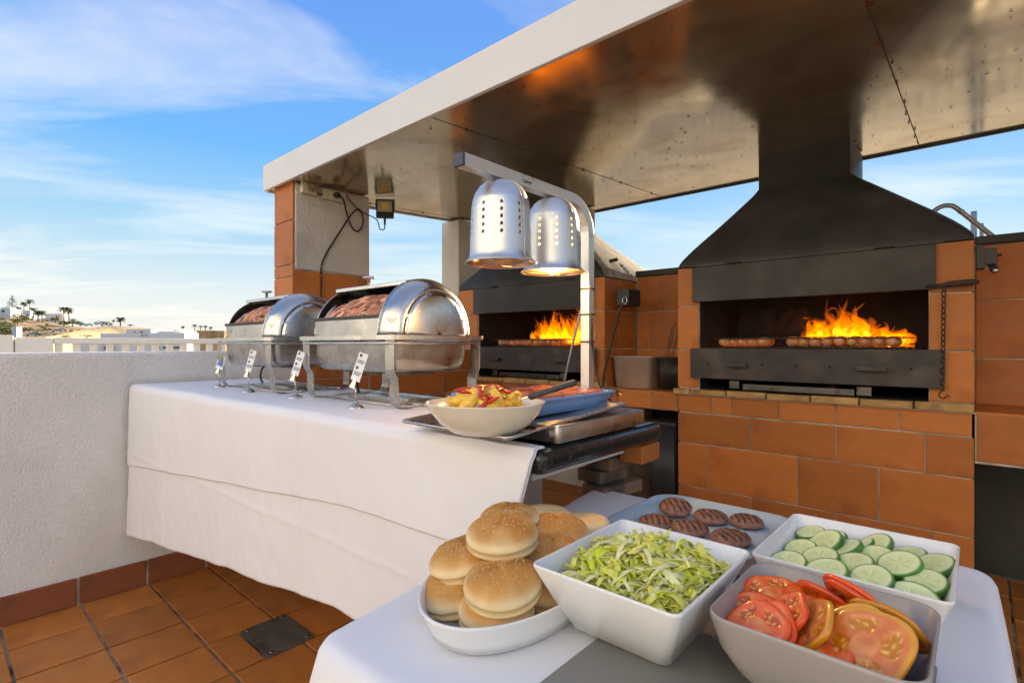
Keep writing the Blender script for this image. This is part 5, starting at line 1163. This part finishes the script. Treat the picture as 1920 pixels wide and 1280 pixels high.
# ---- bun dish and buns
dc_ = Vector((-.585, .688)); DR = R(101.3)
bd = thing('oval_dish', 'oval white porcelain baking dish full of sesame buns', 'dish', (dc_.x, dc_.y, TZ))
prof = [(0, .001), (.82, .001), (.88, .004), (.95, .026), (.985, .046), (1.0, .0505), (1.0, .053), (.985, .0535), (.965, .050), (.93, .026), (.86, .012), (0, .010)]
mb = MB(); mb.lathe([(a * .130, z) for a, z in prof], 64, (dc_.x, dc_.y, TZ + .0005), sx=1.80, sy=1.0, rot=DR); mb.build('dish_body', 'porcelain', bd)
M['bun'] = mat('bun_crust', (.6, .35, .12), .68, attr='Col', var=.10, vscale=28, bump=.35, bscale=70, bdist=.003, spec=.3, sss=.08)
M['sesame'] = mat('sesame', (.74, .50, .22), .5, var=.1, vscale=200)
def make_bun(seed, R0=.0585):
    r = random.Random(seed); NA = 44; prof = [(0, .0), (.30, .0), (.62, .001), (.84, .005), (.955, .012), (.985, .018), (.965, .0225), (.90, .0245), (.905, .0265), (.975, .029), (.995, .034), (.975, .042), (.90, .052), (.76, .061), (.56, .068), (.34, .072), (.15, .0735), (0, .074)]
    vs = []; cl = []
    crust, side, seam, bot, toast = Vector((.62, .29, .075)), Vector((.85, .67, .40)), Vector((.56, .39, .20)), Vector((.80, .55, .27)), Vector((.52, .20, .045))
    for i, (q, z) in enumerate(prof):
        for k in range(NA):
            a = 2 * math.pi * k / NA; d = Vector((math.cos(a), math.sin(a), 0)); nz = noise.noise(Vector((d.x * 1.3, d.y * 1.3, seed * 3.1 + z * 6)))
            rr = R0 * q * (1 + .045 * nz); zz = z * .71 * (1 + .10 * d.x * math.sin(seed)) + (.0026 * nz + .0009 * noise.noise(Vector((d.x * q * 5, d.y * q * 5, seed)))) * (1 if z > .02 else .3)
            h = (z - .028) / .046
            if z < .004: c = bot
            elif z < .0215: c = bot.lerp(side, .45 + .5 * nz)
            elif z < .0275: c = seam
            else:
                e = min(1, max(0, (h - .20 + .22 * nz) / .36)); e2 = noise.noise(Vector((d.x * q * 2.2, d.y * q * 2.2, seed * 7))); c = side.lerp(crust, e).lerp(side, max(0, .45 * e2)).lerp(toast, max(0, min(1, (h - .62 + .5 * nz) / .5)))
            vs.append((rr * d.x, rr * d.y, zz)); cl.append(tuple(c))
    n = NA; fs = [(i * n + k, i * n + (k + 1) % n, (i + 1) * n + (k + 1) % n, (i + 1) * n + k) for i in range(len(prof) - 1) for k in range(n)]
    mb = MB(); mb.add(vs, fs, 0, True, cl); o = mb.build('sesame_bun', 'bun', None, off=(0, 0, 0))
    sm = MB(); bm = bmesh.new(); bmesh.ops.create_icosphere(bm, subdivisions=1, radius=1); iv = [v.co.copy() for v in bm.verts]; ifs = [tuple(v.index for v in f.verts) for f in bm.faces]; bm.free()
    for k in range(105):
        a = r.uniform(0, 6.283); q = math.sqrt(r.random()) * .78
        for (q0, z0), (q1, z1) in zip(prof[9:], prof[10:]):
            if q1 <= q <= q0: t = (q - q0) / (q1 - q0); z = z0 + (z1 - z0) * t; sl_ = Vector((q1 - q0, 0, (z1 - z0) / R0)); break
        d = Vector((math.cos(a), math.sin(a), 0)); nz = noise.noise(Vector((d.x * 1.3, d.y * 1.3, seed * 3.1 + z * 6))); rr = R0 * q * (1 + .045 * nz)
        p = Vector((rr * d.x, rr * d.y, z * .71 * (1 + .10 * d.x * math.sin(seed)) + .0026 * nz + .0009 * noise.noise(Vector((d.x * q * 5, d.y * q * 5, seed))) + .0003)); nrm = (d * -sl_.z * -1 * 1 + Vector((0, 0, -sl_.x))).normalized() if sl_.length else Vector((0, 0, 1))
        rt = nrm.to_track_quat('Z', 'Y') @ Quaternion((0, 0, 1), r.uniform(0, 6.28))
        sm.add([rt @ Vector((v.x * .00175, v.y * .00105, v.z * .0007)) + p for v in iv], ifs, 0, True)
    s = sm.build('sesame_seeds', 'sesame', o, off=(0, 0, 0)); s['kind'] = 'stuff'; return o
bp = [make_bun(s) for s in (1, 2, 3, 4)]; ub = 0
# x, y, z of base, azimuth leaned to, tilt, upside down
buns = [(-.524, .566, .052, 300, 13, 0, 'sesame bun leaning over the front rim of the dish, topmost at the front'),
        (-.572, .616, .098, 290, 5, 0, 'sesame bun lying on top of the pile above the front bun'),
        (-.632, .588, .052, 235, 14, 0, 'sesame bun leaning outwards on the counter side of the dish'),
        (-.622, .560, .012, 240, 8, 0, 'sesame bun deep in the dish beneath the leaning one on the counter side'),
        (-.672, .650, .036, 190, 28, 0, 'sesame bun half hidden on the counter side behind the leaning one'),
        (-.662, .735, .072, 170, 8, 0, 'sesame bun on top of the pile behind the highest bun'),
        (-.588, .788, .052, 320, 8, 0, 'sesame bun at the lettuce side towards the far end of the dish'),
        (-.540, .705, .050, 330, 10, 0, 'sesame bun at the lettuce side in the middle of the dish'),
        (-.680, .870, .028, 20, 62, 1, 'pale bun turned on its edge at the far end of the dish'),
        (-.612, .905, .018, 335, 58, 1, 'pale bun leaning on edge at the far end against the lettuce side'),
        (-.526, .668, .014, 330, 6, 0, 'sesame bun low in the dish behind the corner of the lettuce bowl'),
        (-.535, .565, .011, 300, 4, 0, 'sesame bun at the bottom of the dish under the front bun'),
        (-.600, .680, .011, 0, 0, 0, 'sesame bun at the bottom of the dish in the middle of the pile'),
        (-.620, .800, .011, 0, 3, 0, 'sesame bun at the bottom of the dish towards its far end')]
for k, (x, y, z, az, tl, up, lab) in enumerate(buns):
    o = bp[k % 4] if k < 4 else copy_tree(bp[k % 4])
    ax = Vector((-math.sin(R(az)), math.cos(R(az)), 0)); q = Quaternion(ax, R(tl + (120 if up else 0))) @ Quaternion((0, 0, 1), k * 1.9)
    # rotate about the bun's middle so that z stays the base height
    mid = Vector((0, 0, .026)); o.rotation_euler = q.to_euler(); o.location = Vector((x, y, TZ + z + .028)) - q @ mid; tag(o, lab, 'bun', 'sesame buns in the oval dish')

# ================================================================== FAR BACKGROUND
def far(u, v, w):
    # a point at depth w along a viewing direction, used to lay out the hillside
    a = (u - 960) / 980; b = -(v - 645) / 980; yw = R(41.75); f = Vector((-math.sin(yw), math.cos(yw), 0)); rr = Vector((math.cos(yw), math.sin(yw), 0))
    return Vector((0, 0, 1.38)) + (f + rr * a + Vector((0, 0, b))) * w * 1.9
M['scrub'] = mat('dry_hillside', (.40, .25, .135), .95, var=.3, vscale=.25, col2=(.17, .15, .06), c2scale=.10, c2lo=.5, c2hi=.6, bump=.6, bscale=.5, bdist=1)
M['sand'] = mat('sandy_bank', (.52, .39, .22), .95, var=.15, vscale=.3)
M['land'] = mat('valley_ground', (.36, .28, .18), .95, var=.3, vscale=.02, col2=(.14, .16, .07), c2scale=.03)
M['villa'] = mat('villa_white', (.78, .75, .70), .8, var=.05, vscale=1)
M['villa2'] = mat('villa_cream', (.62, .55, .45), .8, var=.05, vscale=1)
M['leafd'] = mat('dark_foliage', (.05, .085, .03), .8, var=.35, vscale=1.5)
M['leafo'] = mat('olive_foliage', (.14, .16, .045), .8, var=.35, vscale=1.5)
M['trunk'] = mat('palm_trunk', (.14, .10, .065), .9, var=.3, vscale=3)
mb = MB(); mb.lathe([(0.1, -25), (60, -25), (400, -26), (1500, -28), (7000, -30)], 64); struct(mb, 'ground', 'land')
RP = [(-900, 50), (-400, 60), (-100, 58), (0, 52), (60, 44), (110, 38), (150, 30), (165, 27), (200, 28), (250, 26), (300, 24), (400, 24), (520, 18), (900, 14), (1300, 12), (2400, 10)]
def ridge(u):
    for (a, p), (b, q) in zip(RP, RP[1:]):
        if a <= u <= b: return p + (q - p) * (u - a) / (b - a)
    return 10
def hill_z(u, w):
    t = min(1, max(0, (w - 55) / (235 - 55))); s = t * t * (3 - 2 * t); top = 1.38 + ridge(u) / 980 * 235
    base = -13 + (top + 13) * s
    if w > 235: base = top - (w - 235) * .02
    return base
def hz_at(u, w):
    p = far(u, 645, w); n = noise.noise(Vector((p.x * .03, p.y * .03, 2))) * 1.6 + noise.noise(Vector((p.x * .12, p.y * .12, 5))) * .5
    return 1.38 + (hill_z(u, w) - 1.38) * 1.9 + n * min(1, max(0, (w - 50) / 60))
us = [-900 + 25 * k for k in range(100)]; ws = [48, 60, 75, 90, 105, 120, 135, 150, 165, 180, 195, 210, 222, 235, 250, 300, 420]
mb = MB()
def fn(i, j):
    u = us[round(i * (len(us) - 1))]; w = ws[round(j * (len(ws) - 1))]; p = far(u, 645, w); p.z = hz_at(u, w); return tuple(p)
mb.grid(fn, len(us) - 1, len(ws) - 1); struct(mb, 'hillside', 'scrub')
# sandy bank in front of the ridge
mb = MB(); bank = [(85, 632, 110), (120, 626, 125), (165, 615, 150), (205, 610, 165), (245, 613, 170), (300, 617, 175), (420, 620, 180)]
tops = [far(u, v, w) for u, v, w in bank]
for k, off in enumerate((0,)):
    rings = []
    for p, (u, v, w) in zip(tops, bank):
        d = Vector((p.x, p.y, 0)).normalized(); rings.append([tuple(p + d * 26 + Vector((0, 0, -2.0))), tuple(p), tuple(p - d * 17 + Vector((0, 0, -6.2))), tuple(p - d * 50 + Vector((0, 0, -18)))])
    mb.add([q for r_ in rings for q in r_], [(i * 4 + j, i * 4 + j + 1, (i + 1) * 4 + j + 1, (i + 1) * 4 + j) for i in range(len(rings) - 1) for j in range(3)], 0, True)
struct(mb, 'sandy_bank', 'sand')
def palm(u, vb, vt, w, lab, frond=1.0, seed=0, slim=.13):
    r = random.Random(seed); b = far(u, vb, w); h = (vb - vt) / 980 * w * 1.9; slim *= 1.9; t = thing('palm_tree', lab, 'palm tree', b - Vector((0, 0, 1.5)), 'palm trees on the far hillside')
    mb = MB(); lean = r.uniform(-.4, .4); top = b + Vector((lean * .3, 0, h * .86)); mb.tube([b - Vector((0, 0, 1.5)), b + Vector((lean * .1, 0, h * .4)), top], [slim * 1.5, slim, slim], 7); mb.build('trunk', 'trunk', t)
    mb = MB()
    for k in range(26):
        a = r.uniform(0, 6.28); el = r.uniform(-.5, 1.2); L_ = frond * h * .34 * r.uniform(.8, 1.1); d = Vector((math.cos(a), math.sin(a), 0)); pts = [top + d * L_ * q * math.cos(el * (1 - q)) + Vector((0, 0, L_ * (math.sin(el) * q - .75 * q * q))) for q in (0, .3, .6, .85, 1.0)]
        sd_ = d.cross(Vector((0, 0, 1))); vs = []
        for q, p in zip((.25, .9, 1, .8, .1), pts): vs += [p - sd_ * q * L_ * .16 - Vector((0, 0, q * L_ * .10)), p, p + sd_ * q * L_ * .16 - Vector((0, 0, q * L_ * .10))]
        mb.add(vs, [(i * 3 + j, i * 3 + j + 1, i * 3 + j + 4, i * 3 + j + 3) for i in range(4) for j in range(2)])
    mb.build('crown', 'leafd', t)
palm(45, 584, 565, 235, 'short palm between the conifer and the tall thin palm on the ridge', seed=1)
palm(56, 590, 559, 235, 'tall thin palm on the ridge beside the white gateway', .75, 2, .10)
palm(63, 592, 577, 225, 'bushy small palm behind the white gateway on the ridge', 1.5, 3)
palm(71, 597, 582, 220, 'first of two low bushy palms above the dry slope', 1.5, 4); palm(79, 597, 582, 220, 'second of two low bushy palms above the dry slope', 1.5, 5)
palm(120, 602, 574, 215, 'dark green palm with a heavy crown, one of a pair on the slope', 1.0, 6, .22); palm(129, 602, 576, 217, 'its twin dark green palm a little lower on the slope', 1.0, 7, .2)
palm(226, 613, 594, 190, 'single date palm standing on top of the sandy bank', 1.3, 8, .2); palm(212, 612, 598, 190, 'tiny thin palm beside the date palm on the sandy bank', .8, 9, .06)
for k, (u, vb, vt) in enumerate(((343, 618, 611), (365, 618, 608), (376, 618, 610), (385, 618, 610), (395, 620, 612))): palm(u, vb, vt, 235, 'one of a row of tiny distant palms on the low ridge', 1.5, 20 + k)
def bush(u, v, w, rx, rz, m, lab, seed, grp='bushes on the far hillside'):
    r = random.Random(seed); c = far(u, v, w); mb = MB(); sx = rx / 980 * w * 1.9; sz = rz / 980 * w * 1.9; mb2 = MB()
    for k in range(150):
        d = Vector((r.gauss(0, 1), r.gauss(0, 1), r.gauss(0, 1))).normalized() * r.uniform(.45, 1.0) * (1 + .25 * r.random()); p = c + Vector((d.x * sx, d.y * sx, max(-.3, d.z) * sz)); s = r.uniform(.10, .24) * min(sx, sz * 1.4); q = Quaternion((r.random(), r.random(), r.random(), r.random())).normalized()
        mb.add([p + q @ Vector(v_) * s for v_ in ((-1, 0, 0), (0, -.7, .2), (1, 0, 0), (0, .7, .2))], [(0, 1, 2, 3)])
    mb2.tube([c - Vector((0, 0, sz * 1.3)), c + Vector((0, 0, sz * .3))], [sx * .12, sx * .05], 6)
    t = thing('bush', lab, 'bush', c - Vector((0, 0, sz * 1.2)), grp); mb.build('foliage', m, t); mb2.build('stem', 'trunk', t)
bush(192, 607, 188, 14, 5, 'leafd', 'rounded dark green bush on the crest of the sandy bank', 1)
bs = [(33, 579, 235, 6, 4), (79, 601, 210, 11, 4), (104, 599, 210, 7, 5), (120, 606, 205, 10, 5), (136, 604, 205, 9, 6), (148, 606, 205, 6, 4), (32, 594, 190, 9, 5), (33, 602, 180, 7, 5), (48, 597, 190, 6, 4), (6, 609, 160, 11, 6), (8, 618, 150, 10, 7), (12, 624, 140, 12, 6), (45, 618, 150, 10, 4), (55, 617, 150, 8, 4), (123, 631, 120, 8, 3), (163, 630, 130, 10, 3), (25, 612, 165, 6, 5), (70, 620, 150, 8, 3), (90, 618, 150, 6, 3), (245, 610, 200, 5, 2)]
for k, b_ in enumerate(bs): bush(*b_, 'leafo' if k % 3 else 'leafd', 'loose olive green shrub scattered on the dry far slope' if k % 3 else 'loose dark green shrub scattered on the dry far slope', 40 + k)
r = random.Random(77)
for k in range(46):
    u = r.uniform(-40, 215); w_ = r.uniform(105, 215); p_ = 645 - (hill_z(u, w_) - 1.38) * 980 / w_
    if 560 < p_ < 640: bush(u, p_ - 1.0, w_, r.uniform(2.5, 6), r.uniform(1.5, 3.2), 'leafo' if k % 2 else 'leafd', 'low olive scrub bush on the dry brown slope of the hill' if k % 2 else 'low dark scrub bush on the dry brown slope of the hill', 200 + k)
# araucaria
ar = far(23, 582, 235); t = thing('norfolk_pine', 'tall layered conifer standing on the hill ridge', 'conifer', ar - Vector((0, 0, 1)))
mb = MB(); mb.tube([ar - Vector((0, 0, 1)), ar + Vector((0, 0, 13.2))], [.4, .08], 7); mb.build('trunk', 'trunk', t)
mb = MB(); r = random.Random(3)
for lv in range(15):
    z = .5 + lv * .86; L_ = 5.0 * (1 - lv / 15.5) ** .8
    for k in range(9):
        a = r.uniform(0, 6.28); d = Vector((math.cos(a), math.sin(a), .22)); sd_ = d.cross(Vector((0, 0, 1))).normalized()
        for q in (.35, .6, .85, 1.0):
            p = ar + Vector((0, 0, z)) + d * L_ * q; s = .58
            mb.add([p - sd_ * s, p + d * s * 1.3, p + sd_ * s, p - d * s * .6 + Vector((0, 0, .16))], [(0, 1, 2, 3)])
mb.build('crown', 'leafd', t)
# villas
def villa(name, lab, parts, m, wins=()):
    c = far(*parts[0][:1], parts[0][3], parts[0][4]); t = thing(name, lab, 'building', c)
    for u0, u1, vt, vb, w, dep in parts:
        a, b = far(u0, vb, w), far(u1, vb, w); h = (vb - vt) / 980 * w * 1.9; d = (b - a); d.z = 0; n = Vector((-d.y, d.x, 0)).normalized()
        if n.dot(Vector((a.x, a.y, 0))) < 0: n = -n
        vs = [a - Vector((0, 0, 3)), b - Vector((0, 0, 3)), b + n * dep - Vector((0, 0, 3)), a + n * dep - Vector((0, 0, 3))]; vs += [p + Vector((0, 0, h + 3)) for p in vs]
        for p in vs[4:]: p.z = a.z + h
        mb = MB(); mb.add(vs, [(3, 2, 1, 0), (4, 5, 6, 7), (0, 1, 5, 4), (1, 2, 6, 5), (2, 3, 7, 6), (3, 0, 4, 7)]); mb.build('wall', m, t)
    for u0, u1, vt, vb, w in wins:
        a, b, c_ = far(u0, vb, w - .15), far(u1, vb, w - .15), far(u0, vt, w - .15); n = Vector((a.x, a.y, 0)).normalized() * .12
        mb = MB(); z1 = c_.z; vs = [a, b, Vector((b.x, b.y, z1)), Vector((a.x, a.y, z1))]; mb.add(vs + [p + n for p in vs], [(0, 1, 2, 3), (7, 6, 5, 4), (0, 4, 5, 1), (1, 5, 6, 2), (2, 6, 7, 3), (3, 7, 4, 0)]); mb.build('window', 'pane', t)
villa('hill_villa', 'pale flat-roofed villa at the edge of the hill ridge', [(-30, 20, 579, 592, 215, 8), (2, 19, 576, 583, 217, 5)], 'villa', [(3, 8, 581, 585, 215)])
villa('hill_villa', 'long low cream wall of a house below the conifer', [(20, 50, 583, 592, 222, 6)], 'villa2', [])
villa('white_gateway', 'small white gateway tower on the hill ridge', [(48, 54, 583, 596, 213, 2), (43, 57, 582, 585, 212.5, 2.2)], 'villa', [(50, 52, 588, 592, 212.5)])
villa('white_kiosk', 'narrow white hut among shrubs at the foot of the slope', [(22, 31, 612, 627, 140, 3)], 'villa')
villa('hill_villa', 'distant low white house line between the palms', [(85, 118, 588, 598, 232, 6)], 'villa', [(104, 107, 591, 596, 231.5)])
villa('stepped_hotel', 'white hotel with stepped terraces catching the sun beyond the balustrade', [(281, 346, 624, 662, 70, 6), (286, 344, 620, 640, 74, 6), (283, 338, 617.5, 640, 78, 6), (236, 283, 617, 662, 72, 9)], 'villa', [(250, 254, 622, 623.5, 71.8), (262, 268, 621.5, 623.5, 71.8), (272, 276, 628, 629.5, 71.8), (264, 268, 628, 630, 71.8), (288, 300, 650, 653, 69.8), (305, 318, 650, 653, 69.8), (322, 338, 650, 653, 69.8)])
villa('low_hotel_wing', 'long low white building in front of the sandy bank', [(188, 244, 625, 662, 85, 8), (150, 190, 636, 662, 84, 8)], 'villa', [(192, 200, 650, 655, 84.8), (205, 214, 650, 655, 84.8)])
villa('brown_blockhouse', 'brown earth embankment wall at the far end of the hotel', [(346, 420, 620, 650, 90, 12)], 'scrub')
# parked cars on the slope road
def car(u, v, w, m, lab, seed):
    c = far(u, v, w); c.z -= .1; d = Vector((c.x, c.y, 0)).normalized(); sd_ = Vector((-d.y, d.x, 0)); t = thing('parked_car', lab, 'car', c, 'cars parked along the far slope road')
    rot = Matrix((sd_, d, Vector((0, 0, 1)))).transposed()
    mb = MB(); P = [(-2.0, .35), (-2.0, .8), (-1.2, .9), (-.7, 1.4), (.8, 1.4), (1.4, .92), (2.05, .8), (2.05, .35)]
    vs = [rot @ Vector((x, y, z)) + c for y in (-.8, .8) for x, z in P]; n = len(P); mb.add(vs, [tuple(range(n)), tuple(range(n, 2 * n))[::-1]] + [(i, i + n, (i + 1) % n + n, (i + 1) % n) for i in range(n)]); mb.build('body', m, t)
    mb = MB(); vs = [rot @ Vector((x, -.83, z)) + c for x, z in ((-1.0, .95), (-.6, 1.32), (.7, 1.32), (1.15, .95))]; mb.add(vs + [p + rot @ Vector((0, .04, 0)) for p in vs], [(0, 1, 2, 3), (0, 4, 5, 1), (1, 5, 6, 2), (2, 6, 7, 3), (3, 7, 4, 0)]); mb.build('window', 'pane', t)
    for x in (-1.25, 1.3):
        mb = MB(); mb.tube([rot @ Vector((x, -.85, .34)) + c, rot @ Vector((x, .85, .34)) + c], .34, 12); mb.build('wheel', 'rubber', t)
M['carpaint'] = mat('silver_car_paint', (.5, .52, .55), .3, metal=.3); M['carwhite'] = mat('white_car_paint', (.75, .75, .74), .3); M['cardark'] = mat('dark_car_paint', (.05, .055, .06), .3)
for k, (u, v, w, m, lab) in enumerate([(107, 622, 128, 'carpaint', 'silver car parked beside the sandy bank on the slope road'), (116, 620, 131, 'carwhite', 'white car parked uphill of the silver car on the slope road'), (157, 611, 150, 'carwhite', 'white car near the crest of the slope road'), (167, 611, 152, 'carwhite', 'white car at the crest of the slope road'), (60, 630, 112, 'carpaint', 'silver car at the bottom of the slope road'), (66, 629, 113, 'cardark', 'dark car at the bottom of the slope road'), (185, 609, 158, 'carwhite', 'white van on the crest beside the round bush')]): car(u, v, w, m, lab, k)
